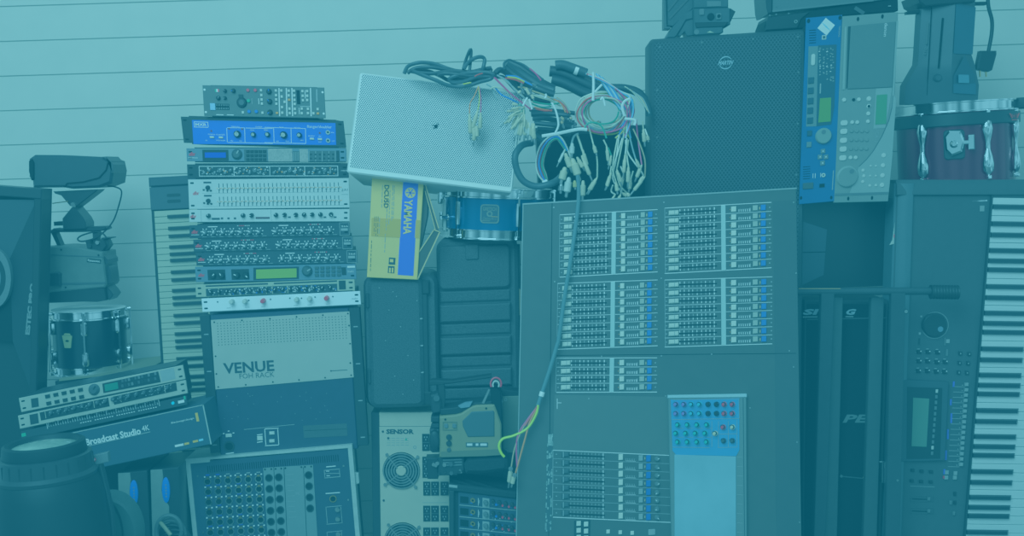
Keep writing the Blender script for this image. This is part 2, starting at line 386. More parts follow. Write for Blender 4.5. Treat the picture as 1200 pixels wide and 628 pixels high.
    M.rect(*q2(25, 55), *q2(195, 145), 0, .3, tm); M.rect(*q2(245, 58), *q2(305, 148), 0, .3, tm); M.rect(*q2(198, 72), *q2(244, 145), 0, .4, G1); M.rect(*q2(310, 70), *q2(500, 145), 0, .4, G1)
    for k in range(5): M.line(*q2(312 + k * 46, 72), *q2(312 + k * 46, 145), .6, .3, .7, PG)
    for k in range(3): M.line(*q2(206 + k * 14, 78), *q2(206 + k * 14, 140), .7, .3, .7, PG)
    for k in range(12): M.box(*q2(325 + (k % 6) * 31, 95 + (k // 6) * 28), 2.2, 2.0, .3, .9, K)
    M.text('dbx', *q(92, 92), 4.4, .4, PR, 7.5, bold=.05, shear=.4); M.line(*q(62, 118), *q(130, 120), .5, 0, .3, PW)
    M.rect(*q2(503, 68), *q2(525, 140), 0, .5, K); M.build('front_markings', t)
    MB(fr).rect(*q(180, 82), *q(326, 118), 0, .8, LCDB).build('screen', t)
    knob(fr, t, *q(400, 95), 6.6, 4, G1, PG, 'jog_wheel', 30)
    for r in range(3):
        for c in range(5): button(fr, t, *q(480 + c * 29, 74 + r * 28), 3.6, 2.8, K)
    # crowded black compressor
    t, fr = unit('compressor', 'black rack compressor with crowded tiny knobs in a white outline, above the white equalizer', z(85, 503), z(935, 501), z(88, 580), z(935, 577), .0, KS, depth=86)
    M = MB(fr); y0 = fr.H_
    N = MB(fr, False); N.frame(14, 2.5, 177, y0 - 2.5, .6, 0, .3, PW)
    for x in (55, 97, 138): N.line(x, 2.5, x, y0 - 2.5, .5, 0, .3, PW)
    for k in range(150): N.box(R_.uniform(16, 175), R_.uniform(4, y0 - 4), R_.uniform(.8, 2), R_.uniform(.7, 1.3), 0, .25, R_.choice([PW, PW, ORA, PG]))
    N.text('compressor', 185, y0 * .5, 1.6, .3, PW, 9); N.build('front_markings', t)
    for k in range(4):
        for j in range(6):
            x = 20 + k * 41 + j * 6.2; kk = MB(fr, False); r = 2.2 if j != 3 else 3.2; y = y0 * (.45 if j % 2 else .62)
            kk.cyl(x, y, r, 0, 3, mat('knob grey', (88, 92, 96), .4), r * .8, 12, b=.4).line(x, y - r * .2, x + r * .5, y - r * .7, .5, 2.9, 3.3, PW).build('knob', t)
    # white equalizer
    z = zm(200, 200, 3.695)
    wm = mat('pale grey white panel', (205, 204, 198), .45, var=.02, scale=30)
    t, fr = unit('graphic_equalizer', 'tall off-white graphic equalizer with two rows of thin sliders', z(75, 37), z(772, 30), z(80, 166), z(775, 163), .002, wm, depth=84)
    H = fr.H_; M = MB(fr, False); M.text('dbx', 9, H * .46, 4.4, .3, PR, 7, bold=.03, shear=.4)
    for row in range(2):
        y = 11 + row * 15.5; M.line(33, y, 180, y, .5, 0, .2, ORA)
        M.rect(18, y - 8, 27, y - 6, 0, .3, PK); M.line(16, y + 5.5, 182, y + 5.5, .25, 0, .2, PG)
        for k in range(30): M.box(36 + k * 4.83, y, .8, 11.2, 0, .25, PK)
        for k in range(3): M.box(18 + k * 4.2, y + 2.5 - (k == 0), 2.2, 1.8, 0, .8, K)
        M.build('front_markings', t) if row else None
    for row in range(2):
        y = 11 + row * 15.5
        for k in range(30): MB(fr, False).box(36 + k * 4.83, y + R_.uniform(-.8, .8), 1.8, 2.2, 0, 2.2, W2, .3).build('slider_cap', t)
        M = MB(fr, False); M.cyl(23, y - 1, 2.8, 0, 4, K, 2.3, 14, b=.5); M.build('knob', t)
    MB(fr, False).text('231', 183, H * .4, 2.4, .3, PK, 7, shear=.3).line(179, H * .55, 187, H * .55, .5, 0, .3, PG).build('model_number', t)
    # white channel strip
    t, fr = unit('preamp', 'slim off-white rack preamp with one row of dark knobs under the equalizer', z(80, 168), z(775, 165), z(80, 224), z(775, 221), .0, wm, depth=84)
    H = fr.H_; q = zm(200, 200, 3.695)
    M = MB(fr); M.text('dbx', *q(98, 197), 4, .3, PR, 7, bold=.03, shear=.4)
    M.line(*q(433, 170), *q(436, 218), .35, 0, .3, PG); M.line(*q(130, 172), *q(133, 220), .35, 0, .3, PG)
    M.rect(*q(178, 204), *q(212, 212), 0, .6, PK); M.rect(*q(368, 200), *q(428, 208), 0, .6, mat('dark red window', (90, 40, 50), .4))
    for x in (222, 250, 278): M.box(*q(x, 206), 2.5, 2, 0, .6, PK)
    for x in (514, 668, 712): M.box(*q(x, 201), 3, 1.8, 0, .5, PK)
    M.build('front_markings', t)
    for x in (160, 310, 347, 453, 490, 539, 575, 610, 646, 692): knob(fr, t, *q(x, 196 - (x - 160) * .012), 2.7, 5, K, W1)
    # three black compressors
    kb = mat('black rack panel', (36, 40, 48), .45, var=.05, scale=40)
    q = zm(200, 200, 3.695)
    grp = [((80, 235), (775, 222), (83, 292), (777, 285), 264, 'topmost'), ((97, 297), (787, 284), (100, 352), (790, 342), 325, 'middle'), ((108, 355), (807, 342), (112, 414), (808, 400), 387, 'lowest')]
    for n, (a, b, c, d, ky, w) in enumerate(grp):
        t, fr = unit('dynamics_processor', 'black rack compressor with red logo and two rows of knobs, %s of three alike' % w, q(*a), q(*b), q(*c), q(*d), .0 - .004 * n, kb, group='black compressors in the rack stack', depth=84)
        x0 = a[0]; M = MB(fr, False); H = fr.H_
        M.text('dbx', 6.5, H * .5, 4.2, .3, PR, 7.5, bold=.05, shear=.4); M.line(2, H * .72, 11, H * .72, .5, 0, .3, PW)
        for k in range(2):
            o = 13 + k * 83
            M.line(o + 9, 2.6, o + 20, 2.6, .9, 0, .3, PW)
            for j in range(7): M.box(o + 44 + j * 2.2, 2, 1.3, .9, 0, .5, R_.choice([RED, W2, W2]))
            for j in range(8): M.line(o + 2 + j * 10, H * .88, o + 7 + j * 10, H * .88, .4, 0, .3, PG)
            for j in range(7):
                x, y = o + 5 + j * 10.6, H * .56
                for a_ in range(-130, 131, 52):
                    s_, c_ = math.sin(math.radians(a_)), math.cos(math.radians(a_)); M.line(x + s_ * 3.5, y - c_ * 3.5, x + s_ * 5, y - c_ * 5, .9, 0, .3, PW)
        M.text('266', Wx(fr) - 6, H * .3, 1.8, .3, PW, 8); M.rect(Wx(fr) - 10.5, H * .45, Wx(fr) - 2.5, H * .62, 0, .3, PG); M.frame(Wx(fr) - 12, .6, Wx(fr) - .6, H - .6, .4, 0, .3, PG)
        M.build('front_markings', t)
        for k in range(2):
            for j in range(7):
                x, y = 18 + k * 83 + j * 10.6, H * .56
                N = MB(fr, False); N.cyl(x, y, 3.3, 0, 4, mat('knob grey', (88, 92, 96), .4), 2.7, 14, b=.5); aa = R_.uniform(-2, 2)
                N.line(x - math.sin(aa) * .8, y + math.cos(aa) * .8, x + math.sin(aa) * 2.6, y - math.cos(aa) * 2.6, 1.2, 3.8, 4.4, PW); N.build('knob', t)
    # unit with green lcd
    t, fr = unit('loudspeaker_processor', 'blue-grey rack processor with a wide green screen', q(105, 415), q(803, 401), q(110, 487), q(803, 468), -.004, gm, depth=84)
    M = MB(fr)
    M.text('dbx', *q(134, 452), 4, .3, PR, 7.5, bold=.05, shear=.4)
    M.prism([q(358, 420), q(555, 415), q(555, 468), q(358, 474)], 0, .5, KS); M.rect(*q(160, 428), *q(237, 474), 0, .3, K); M.rect(*q(263, 426), *q(340, 472), 0, .3, K)
    M.rect(*q(740, 418), *q(760, 452), 0, .4, K); M.rect(*q(765, 412), *q(798, 420), 0, .4, PW); M.text('DriveRack', *q(780, 436), 2, .4, PW, 7); M.build('front_markings', t)
    MB(fr).prism([q(370, 428), q(545, 423), q(545, 462), q(370, 468)], .3, 1, LCD).build('screen', t)
    knob(fr, t, *q(588, 436), 6.6, 5, G1, PG, 'jog_wheel', 60)
    for x in (180, 218, 284, 323): knob(fr, t, *q(x, 456 - (x - 180) * .02), 4.0, 4, K, PW)
    for r in range(3):
        for c in range(5): button(fr, t, *q(632 + c * 24, 421 + r * 16 - c * .5), 4.6, 3, G1)
    # gold trimmed unit
    gp = mat('champagne panel', (178, 172, 140), .45, var=.05, scale=40)
    t, fr = unit('composer_unit', 'champagne-coloured rack unit with dark strip of small controls', q(107, 493), q(797, 466), q(110, 550), q(797, 522), -.002, gp, depth=84)
    H = fr.H_; M = MB(fr, False)
    M.rect(12, 5.4, 166, H - 1.2, 0, .3, kb); M.rect(12, 1.4, 85, 3.2, 0, .3, PK); M.rect(92, 1.4, 166, 3.2, 0, .3, PK); M.rect(168, 2, 176, H - 3, 0, .5, KS)
    for x in (27, 83, 90, 108): M.line(x, 4.4, x, H - 1, .8, 0, .6, gp)
    for k in range(170): M.box(R_.uniform(14, 165), R_.uniform(6.5, H - 2), R_.uniform(.7, 1.6), R_.uniform(.6, 1.2), .2, .5, R_.choice([PW, PW, PG, BLUE]))
    M.text('PRO', 182, 4.5, 2.4, .3, PK, 5); M.build('front_markings', t)
    for k in range(16): N = MB(fr, False); x = 18 + k * 9.3; N.cyl(x, H * .62, 2.6, .3, 4, K, 2.1, 12, b=.4).line(x, H * .62, x + R_.uniform(-1.5, 1.5), H * .62 - 1.8, .6, 3.9, 4.3, PW).build('knob', t)
    # white unit with red knobs
    t, fr = unit('tube_preamp', 'white rack unit with two red and four cream knobs, lowest of the thin units', q(133, 553), q(822, 520), q(138, 612), q(822, 582), -.012, mat('bright white panel', (236, 240, 242), .4), depth=80)
    M = MB(fr)
    for x, y in ((203, 568), (263, 563), (338, 561), (432, 557), (516, 552), (566, 552), (625, 547), (702, 545)): M.cyl(*q(x, y), .9, 0, .5, PK, seg=8)
    for x in (250, 330, 400, 540, 600, 680): M.line(*q(x - 8, 595 - (x - 250) * .04), *q(x + 10, 594 - (x - 250) * .04), .4, 0, .3, PG)
    M.text('tube', *q(797, 553), 2.2, .3, PG, 7, shear=.4); M.build('front_markings', t)
    for x, y, m in ((260, 569, W2), (317, 567, W2), (396, 566, RED), (542, 560, W2), (598, 556, W2), (672, 554, RED)):
        N = MB(fr); N.cyl(*q(x, y), 3.0, 0, 8, m, 2.5, 16, b=.5); N.build('knob', t)
def Wx(fr): return fr.W_

def venue():
    q = zm(200, 340, 3.14)
    nv = mat('navy black paint', (36, 39, 62), .5, var=.08, bump=.05, scale=40)
    fr = Fr(q(110, 93), q(706, 62), q(150, 612), 0); fr.H_ = fr.L(*q(150, 612))[1]
    Wd = fr.L(*q(710, 300))[0]; H = fr.H_
    t = thing('rack_mixer_engine', 'dark navy rack computer with silver plate lettered VENUE FOH RACK', 'rack unit', fr.W(Wd / 2, H, -60))
    M = MB(fr, False); M.poly([(11, 0), (Wd - 13, 0), (Wd - 13, H), (11, H)], -80, 0, nv, 1)
    M.build('chassis', t)
    for x0, x1 in ((-1, 10.6), (Wd - 12.6, Wd)):
        N = MB(fr, False); N.poly([(x0, 0), (x1, 0), (x1, H - 4), (x0, H - 4)], -10, 1, KS, .6)
        for k in range(4): N.rect((x0 + x1) / 2 - 2, 22 + k * 44, (x0 + x1) / 2 + 3, 23 + k * 44, .5, 1.4, PG)
        N.build('rack_ear', t)
    sm = mat('silver plate', (186, 176, 158), .4, .1, var=.03, scale=20)
    M = MB(fr); P4 = [q(148, 110), q(662, 78), q(675, 320), q(165, 365)]; M.prism(P4, 0, 1, sm)
    for r in range(9):
        for c in range(40):
            u = c / 39; x, y = 172 + u * 470, 122 + r * 10.0 - u * 26 + 0
            M.cyl(*q(x + r * .6, y), .62, .95, 1.15, KD, seg=6)
    for x, y in ((160, 118), (262, 111), (365, 105), (463, 98), (560, 92), (652, 86), (165, 243), (168, 308), (175, 356), (276, 348), (376, 338), (472, 330), (568, 322), (664, 313), (656, 130), (660, 197), (661, 268)): M.cyl(*q(x, y), 1.0, .9, 1.5, KD, seg=8)
    M.build('silver_plate', t)
    M = MB(fr); M.text('VENUE', *q(287, 283), 13, 1.2, PK, 60, rot=-.5, bold=.03); M.text('FOH RACK', *q(317, 313), 6.2, 1.2, PK, 41, rot=-.5)
    M.line(*q(590, 297), *q(650, 293), .7, 1, 1.3, PK); M.cyl(*q(590, 297), 1, 1, 1.3, PK, seg=8); M.build('lettering', t)
    M = MB(fr); M.frame(*q(347, 508), *q(397, 572), .7, 0, .5, PW); M.line(*q(270, 513), *q(455, 494), .4, 0, .4, PG); M.rect(*q(488, 494), *q(650, 540), 0, .4, G1); M.line(*q(492, 517), *q(648, 510), .5, .3, .6, K)
    for x, y in ((195, 528), (213, 519), (231, 526)): M.line(*q(x - 3, y), *q(x + 3, y - 1), 1, 0, .4, PW)
    M.line(*q(203, 602), *q(232, 598), 1, 0, .5, PW); M.line(*q(318, 533), *q(338, 530), .8, 0, .5, PW); M.line(*q(318, 560), *q(338, 557), .8, 0, .5, PW)
    for k in range(26): M.cyl(*q(R_.uniform(180, 650), R_.uniform(375, 480)), .35, 0, .3, PG, seg=6)
    M.build('lower_markings', t)
    for x, y, w, h in ((213, 535, 7, 4), (328, 545, 6.5, 5), (372, 526, 6, 3.6), (372, 555, 6, 3.6)): button(fr, t, *q(x, y), w, h, W2)
    MB(fr).ring(*q(215, 575), 6.3, 4.6, 0, 1.4, KS, 20).cyl(*q(215, 575), 4.6, 0, .5, KD).build('lock_socket', t)

def xlr_case():
    z = zm(200, 500, 4.8)
    fr = Fr(z(85, 180), z(1020, 97), z(128, 614), -.015); Wd = fr.W_; H = to_floor(fr, Wd / 2) - 6
    fr.H_ = H
    t = thing('rack_case', 'black stage rack case with aluminium edges, grid of round sockets and grey panel', 'rack case', fr.W(Wd / 2, H, -55))
    MB(fr, False).poly([(2, 2), (Wd - 2, 2), (Wd - 2, H), (2, H)], -44, -1.5, KS).build('case_body', t)
    am = mat('pale aluminium edge', (196, 196, 184), .45, .3, var=.1, scale=40)
    M = MB(fr, False); M.rect(0, 0, 28, 6, -44, 1.5, am); M.poly([(28, .5), (Wd, .5), (Wd, 4), (28, 3)], -44, 1.5, am)
    M.rect(0, 6, 5, H, -14, 1.5, am); M.rect(Wd - 5, 4, Wd, H, -14, 1.5, am); M.build('aluminium_edge', t)
    M = MB(fr, False); M.rect(5, 5, Wd - 5, H - 3, -1.5, 0, mat('navy rack panel', (40, 46, 66), .5, var=.06, scale=40))
    for k in range(60): M.rect(24 + k * 2.6, 11, 25 + k * 2.6, 19, 0, .2, KD)
    for x, y in ((12, 22), (12, 90), (Wd - 12, 25), (Wd - 10, 66)): M.cyl(x, y, 1.1, 0, .6, ST, seg=8)
    M.build('front_panel', t)
    gm = mat('grey green socket panel', (118, 124, 122), .5, var=.05, scale=30)
    M = MB(fr); M.prism([z(520, 232), z(800, 215), z(850, 1000), z(572, 1010)], 0, .8, gm)
    for x in (580, 637, 747): M.line(*z(x, 228), *z(x + 35, 1000), .7, .7, 1, KD)
    for x, y in ((530, 240), (566, 238), (590, 237), (622, 235), (645, 233), (735, 227), (755, 226), (790, 224)): M.cyl(*z(x, y), 1.1, .7, 1.2, KD, seg=8)
    for k in range(9): M.line(*z(650 + k * 2, 270 + k * 30), *z(690 + k * 2, 268 + k * 30), .4, .7, 1, PG)
    M.text('PC', *z(716, 375), 3, 1, PG); M.build('socket_panel', t)
    for c, (x, y0) in enumerate(((552, 288), (607, 284))):
        for k in range(7): MB(fr).ring(*z(x + k * 3, y0 + k * 61.5), 4.6, 3.4, .5, 1.6, KS, 16).cyl(*z(x + k * 3, y0 + k * 61.5), 3.5, .5, 1.0, KD).build('round_socket', t)
    for k in range(4): MB(fr).ring(*z(775 + k * 3, 272 + k * 62.5), 4.6, 3.4, .5, 1.6, KS, 16).cyl(*z(775 + k * 3, 272 + k * 62.5), 3.5, .5, 1.0, KD).build('round_socket', t)
    for r in range(8):
        for c in range(6):
            x, y = 207 + c * 57.3 + r * 3.2, 303 + r * 57.5 - c * 3.2
            N = MB(fr); N.ring(*z(x, y + 6), 4.3, 3.4, 0, 1.2, ST, 16).cyl(*z(x, y + 6), 3.5, 0, .5, KD, seg=14)
            N.box(*z(x, y - 12), 3.2, 2.0, 0, 1.4, BR); N.box(*z(x - 16, y - 20), 1.6, 1.4, 0, .8, PW); N.box(*z(x + 16, y - 20), 1.6, 1.4, 0, .8, PW); N.box(*z(x, y - 31), 4.4, .9, 0, .4, LCDB if c in (0, 1, 3) and R_.random() < .5 else PG)
            N.build('microphone_socket', t)
    M = MB(fr); M.line(*z(875, 226), *z(928, 221), .9, 0, .4, PW); M.frame(*z(864, 240), *z(952, 286), .6, 0, .4, PG); M.line(*z(866, 264), *z(950, 262), .5, 0, .4, PG); M.line(*z(872, 376), *z(952, 370), .9, 0, .4, PW)
    M.frame(*z(876, 447), *z(962, 546), .5, 0, .4, PG); M.frame(*z(882, 588), *z(966, 690), .5, 0, .4, PG)
    for x, y in ((882, 250), (885, 276)): M.line(*z(x - 8, y), *z(x + 10, y), .7, 0, .4, PW)
    M.build('right_markings', t)
    MB(fr).ring(*z(913, 406), 4.2, 3.3, 0, 1.4, BR, 16).cyl(*z(913, 406), 3.3, 0, .5, KD).build('round_socket', t)
    for x, y in ((938, 466), (940, 520), (943, 605)): MB(fr).cyl(*z(x, y), 3, 0, 1.5, ST, seg=12).cyl(*z(x, y), 2, 1.5, 5, ST, seg=12).build('coaxial_socket', t)
    M = MB(fr, False); x, y = fr.L(*z(1045, 295)); M.poly([(Wd, y - 7), (Wd + 4, y - 6), (Wd + 4, y + 6), (Wd, y + 7)], -8, -3, am, .5); M.build('latch', t)
    # white boards show right of it
stack(); venue(); xlr_case()
# ------------------------------------------------------------------ left side
def left_speaker():
    fr = Fr((-75, 212), (51, 221.5), (-80, 640), .1); H = to_floor(fr); Wd = fr.W_; fr.H_ = H
    t = thing('loudspeaker', 'large black loudspeaker at the left edge with vertical lettering', 'loudspeaker', fr.W(Wd / 2, H, -60))
    M = MB(fr, False); M.poly([(0, 0), (Wd, 0), (Wd - 3, H), (0, H)], -26, -24, K, 2)
    Wd2 = Wd - 1
    M.poly([(0, 0), (Wd2, 0), (Wd2, 12), (0, 12)], -26, 3, KS, 1.2); M.poly([(Wd2 - 9, 12), (Wd2, 12), (Wd2 - 3, H), (Wd2 - 12, H)], -26, 3, K, 1.2); M.poly([(0, H - 20), (Wd2 - 12, H - 20), (Wd2 - 12, H), (0, H)], -3, 3, K, 1)
    M.build('cabinet', t)
    # waveguide: upper facet painted lit, side facet painted shaded, around a sunken mouth
    M = MB(fr, False)
    c = [fr.L(43, 234, -3), fr.L(15, 302, -22), fr.L(-40, 302, -22), fr.L(-72, 234, -3)]
    M.raw([fr.W(c[0][0], c[0][1], -2.5), fr.W(c[1][0], c[1][1], -14), fr.W(c[2][0], c[2][1], -14), fr.W(c[3][0], c[3][1], -2.5)], [[0, 1, 2, 3]], mat('horn lit facet', (52, 56, 62), .6))
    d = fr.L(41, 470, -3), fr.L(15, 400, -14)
    M.raw([fr.W(c[0][0], c[0][1], -2.5), fr.W(c[1][0], c[1][1], -14), fr.W(d[1][0], d[1][1], -14), fr.W(d[0][0], d[0][1], -2.5)], [[0, 1, 2, 3]], mat('horn shaded facet', (20, 21, 26), .6))
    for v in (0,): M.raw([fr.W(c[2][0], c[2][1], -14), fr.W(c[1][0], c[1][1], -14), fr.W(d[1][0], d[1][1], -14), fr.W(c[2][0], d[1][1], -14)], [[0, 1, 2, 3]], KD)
    M.build('horn', t)
    M = MB(fr); M.ring(-8, 326, 21, 15, -14, -6, G2, 32, 36); M.ring(-8, 326, 15, 9, -14, -9, K, 32, 30); M.cyl(-8, 326, 9, -14, -11, mat('grey cone', (120, 126, 134), .5), 6, 24, 17); M.build('driver', t)
    M = MB(fr); M.text('ESTEC PRO', 35, 362, 5.4, 1.5, mat('worn grey lettering', (116, 118, 116), .6), 62, rot=-85.5, bold=.055); M.line(43, 328, 44, 334, .6, -2, -1.5, PG); M.build('lettering', t)
left_speaker()

def drum(name, label, top, bot, R, Y, shell_m, lugs, hoop=8, strainer=False):
    """upright drum: top and bot are the photo positions of the axis ends"""
    Ct, Cb = at(*top, Y), at(*bot, Y); U = (Ct - Cb); s = sc_at(Cb); H = U.length / s; U.normalize()
    t = thing(name, label, 'drum', Cb)
    M = MB(); M.lathe(Cb, U, s, [(R * .95, hoop * .5), (R * .95, H - hoop * .5)], shell_m, 48); M.build('shell', t)
    hm = mat('white drum head', (225, 226, 222), .5)
    M = MB(); M.lathe(Cb, U, s, [(R * .97, H - 1.8), (R * .97, H - .8)], hm, 48); M.build('drum_head', t)
    for z0, z1 in ((0, hoop), (H - hoop, H)):
        M = MB(); M.lathe(Cb, U, s, [(R * .96, z0), (R * 1.015, z0), (R * 1.015, z0 + 1.2), (R * .985, z0 + 1.8), (R * .985, z1 - 1.8), (R * 1.015, z1 - 1.2), (R * 1.015, z1), (R * .96, z1), (R * .96, z0)], CR, 64, (0, 0)); M.build('hoop', t)
    def radial(ang):                # small frame on the shell facing outwards at this angle from the front
        a = math.radians(ang); n = Vector((math.sin(a), -math.cos(a), 0)); n = (n - U * n.dot(U)).normalized(); ux = n.cross(U); ux = -ux if ux.dot(Vector((math.cos(a), math.sin(a), 0))) < 0 else ux
        return FrV(Cb + n * (R * .95 * s), ux, -U, n, s)
    return t, radial, H, (Cb, U, s)

def tube_lug(fr, t, H, hoop, kind):
    M = MB(fr, False)
    if kind == 'tube':
        M.loft([[(dx * k, y, 1 + 2.6 + dz * k) for dx, dz in [(math.cos(a) * 2.6, math.sin(a) * 2.6) for a in [2 * math.pi * i / 10 for i in range(10)]]] for y, k in ((-H + hoop + 4, .6), (-H * .72, 1), (-H * .5, 1.25), (-H * .28, 1), (-hoop - 4, .6))], CR)
        M.poly(rr(-2, -H * .62, 2, -H * .38, 1.5), 0, 3, CR)
    elif kind == 'short':
        M.poly(rr(-3.5, -H * .74 - 8, 3.5, -H * .74 + 8, 3), 0, 4.5, CR, 1.5); MB(fr, False).poly(rr(-3.5, -H * .27 - 8, 3.5, -H * .27 + 8, 3), 0, 4.5, CR, 1.5).build('lug', t)
    else:                           # double-ended bulb
        M.loft([[(dx * k, y, 3 + dz * k) for dx, dz in [(math.cos(a) * 5.2, math.sin(a) * 4) for a in [2 * math.pi * i / 12 for i in range(12)]]] for y, k in ((-H * .86, .4), (-H * .82, .9), (-H * .72, 1.15), (-H * .62, .85), (-H * .53, .5), (-H * .43, .5), (-H * .33, .95), (-H * .22, 1.25), (-H * .12, 1.1), (-H * .07, .4))], CR)
    lg = M.build('lug', t)
    N = MB(fr, False); N.poly([(-.9, -H + 2), (.9, -H + 2), (.9, -2), (-.9, -2)], 4.2 if kind != 'bulb' else 2, 5.8 if kind != 'bulb' else 3.4, CR)
    for y in (-H + 2, -3): N.poly(rr(-2, y - 1.5, 2, y + 2.5, .8), 1, 6.5, CR, .6)
    N.build('tension_rod', lg)

def left_drum():
    t, rad, H, (Cb, U, s) = drum('snare_drum', 'black snare drum with chrome hoops carrying the studio camera', (104, 361), (108, 434.5), 43, .34, mat('glossy black shell', (12, 15, 22), .3, spec=.35), None, 10)
    for a in (-78, -52, 12, 64, 100): tube_lug(rad(a), t, H, 10, 'short')
    f = rad(-16); M = MB(f, False); y = -H * .55
    M.poly([(-6.5, y - 7), (6.5, y - 7), (4, y + 7), (-4, y + 7)], .2, 1, mat('brass badge', (190, 180, 110), .35, .4)); M.poly([(-4.5, y - 7.5), (4.5, y - 7.5), (3, y - 9.5), (-3, y - 9.5)], .2, 1, mat('brass badge')); M.cyl(0, y - 1, 2.4, .8, 1.3, KD, ry=1.2); M.build('badge', t)
    # what it stands on: a black trunk behind the rack units
    fr = Fr((64, 447), (172, 434), (69, 560), .2); Hh = to_floor(fr)
    M = MB(fr, False); M.poly([(0, 0), (fr.W_, 0), (fr.W_, Hh), (0, Hh)], -105, 0, KV, 1.5); 
    M.poly([(6, -2.6), (fr.W_ + 2, -1.6), (fr.W_ + 2, 0), (6, 0)], -104, 2, mat('tan board edge', (120, 112, 80), .6))
    o = M.build('storage_case', None, fr.W(fr.W_ / 2, Hh, -80)); tag(o, 'black storage case with tan board edge on top, under the black snare drum', 'case')
left_drum()

def studio_camera():
    z = zm(50, 250, 6.28); y0 = zm(0, 170, 4.83)
    om = mat('olive grey camera shell', (92, 94, 86), .5, var=.08, scale=40)
    fr = Fr(z(60, 245), z(440, 285), z(60, 575), .28); fr.H_ = fr.L(*z(60, 590))[1]
    t = thing('studio_camera', 'olive broadcast camera with hooded viewfinder above, standing on the black snare drum', 'camera', fr.W(35, fr.L(100, 352)[1], -25))
    M = MB(fr); M.prism([z(20, 245), z(150, 240), z(240, 248), z(440, 286), z(470, 520), z(455, 545), z(20, 585)], -46, 0, om, 1.5)
    M.prism([z(20, 300), z(445, 318), z(446, 324), z(20, 308)], 0, .6, G1); M.prism([z(20, 515), z(462, 505), z(464, 518), z(20, 530)], 0, .8, G1)
    for x, y in ((135, 268), (410, 308), (168, 545)): M.cyl(*z(x, y), 1.2, 0, .6, KD, seg=8)
    M.build('body', t)
    M = MB(fr); M.frame(*z(325, 336), *z(428, 362), .8, 0, 1, KD); M.text('Panasonic', *z(376, 349), 2.6, .8, PW, 14); M.build('nameplate', t)
    M = MB(fr); M.prism([z(-10, 440), z(110, 432), z(128, 445), z(128, 535), z(-10, 540)], -8, 6, KS, 1); M.build('side_grip', t)
    M = MB(fr); M.prism([z(440, 300), z(478, 340), z(480, 370), z(460, 372)], -40, -4, KS); M.cyl(*z(480, 455), 3.6, -32, -6, KS, ry=11, seg=24); M.prism([z(455, 520), z(500, 570), z(520, 600), z(490, 640), z(440, 600)], -36, -8, KS, 1); M.build('lens_mount', t)
    M = MB(fr); M.prism([z(20, 575), z(455, 545), z(470, 640), z(400, 652), z(300, 650), z(60, 660), z(20, 660)], -40, -2, K, 1); M.build('base_plate', t)
    M = MB(fr); M.prism([z(50, 130), z(80, 110), z(160, 120), z(320, 100), z(460, 95), z(470, 115), z(440, 128), z(300, 138), z(50, 140)], -32, -12, K, 1)
    M.prism([z(60, 140), z(95, 140), z(135, 235), z(110, 245)], -28, -16, K); M.prism([z(365, 125), z(405, 125), z(400, 210), z(372, 210)], -28, -16, K)
    M.prism([z(80, 62), z(150, 58), z(150, 90), z(82, 92)], -30, -14, K, .5); M.build('carrying_handle', t)
    M = MB(fr); M.prism([z(310, 200), z(350, 190), z(355, 230), z(420, 210), z(430, 180), z(490, 178), z(490, 186), z(450, 195), z(470, 240), z(440, 280), z(330, 268)], -34, -10, K, 1)
    M.cyl(*z(400, 215), 2.2, -10, -7, ST, seg=12); M.cyl(*z(340, 240), 2.6, -10, -6, KS, seg=12); M.build('connector_block', t)
    # tilting bracket
    M = MB(fr); M.prism([y0(300, 262), y0(555, 250), y0(545, 262), y0(428, 352), y0(418, 345), y0(395, 345), y0(345, 285), y0(310, 275)], -34, -10, KS, 1)
    M.prism([y0(405, 352), y0(422, 352), y0(470, 410), y0(485, 440), y0(485, 475), y0(355, 480), y0(352, 415)], -36, -8, KS, 1); M.cyl(*y0(412, 338), 2.8, -10, -7, ST, seg=14); M.line(*y0(296, 330), *y0(385, 318), 1.2, -9, -8, BR); M.build('tilt_bracket', t)
    # viewfinder with hood
    vm = mat('viewfinder housing', (36, 40, 46), .5, var=.08, scale=40)
    M = MB(fr); P = [y0(162, 78), y0(195, 55), y0(330, 56), y0(575, 68), y0(628, 90), y0(640, 145), y0(630, 215), y0(560, 242), y0(410, 248), y0(360, 240), y0(185, 242), y0(180, 190), y0(162, 180)]
    M.prism(P, -52, -3, vm, 3); vf = M.build('viewfinder', t)
    M = MB(fr); M.prism([y0(162, 90), y0(178, 78), y0(190, 100), y0(190, 190), y0(176, 200), y0(162, 150)], -48, 0, KD, 1); M.build('eyepiece', vf)
    M = MB(fr); pts = [y0(360, 238), y0(380, 216), y0(470, 208), y0(560, 185), y0(600, 140), y0(612, 90)]
    for a, b in zip(pts, pts[1:]): M.line(*a, *b, 1.4, -4, -1.4, KD)
    M.prism([y0(575, 66), y0(600, 64), y0(640, 110), y0(640, 160), y0(628, 160), y0(624, 100)], -45, -2, G1, 1); M.build('hood', vf)
    M = MB(); Yc = .32
    M.cable([(*y0(610, 232), Yc), (*y0(650, 236), Yc), (*y0(688, 262), Yc), (*y0(670, 350), Yc), (*y0(640, 430), Yc), (*y0(590, 490), Yc), (*y0(530, 530), Yc), (*y0(460, 545), Yc), (*y0(440, 528), Yc), (*y0(480, 505), Yc), (*y0(560, 490), Yc), (*y0(605, 530), Yc), (*y0(605, 590), Yc), (*y0(540, 600), Yc)], 1.0, K, 6); M.build('cable', t)
studio_camera()

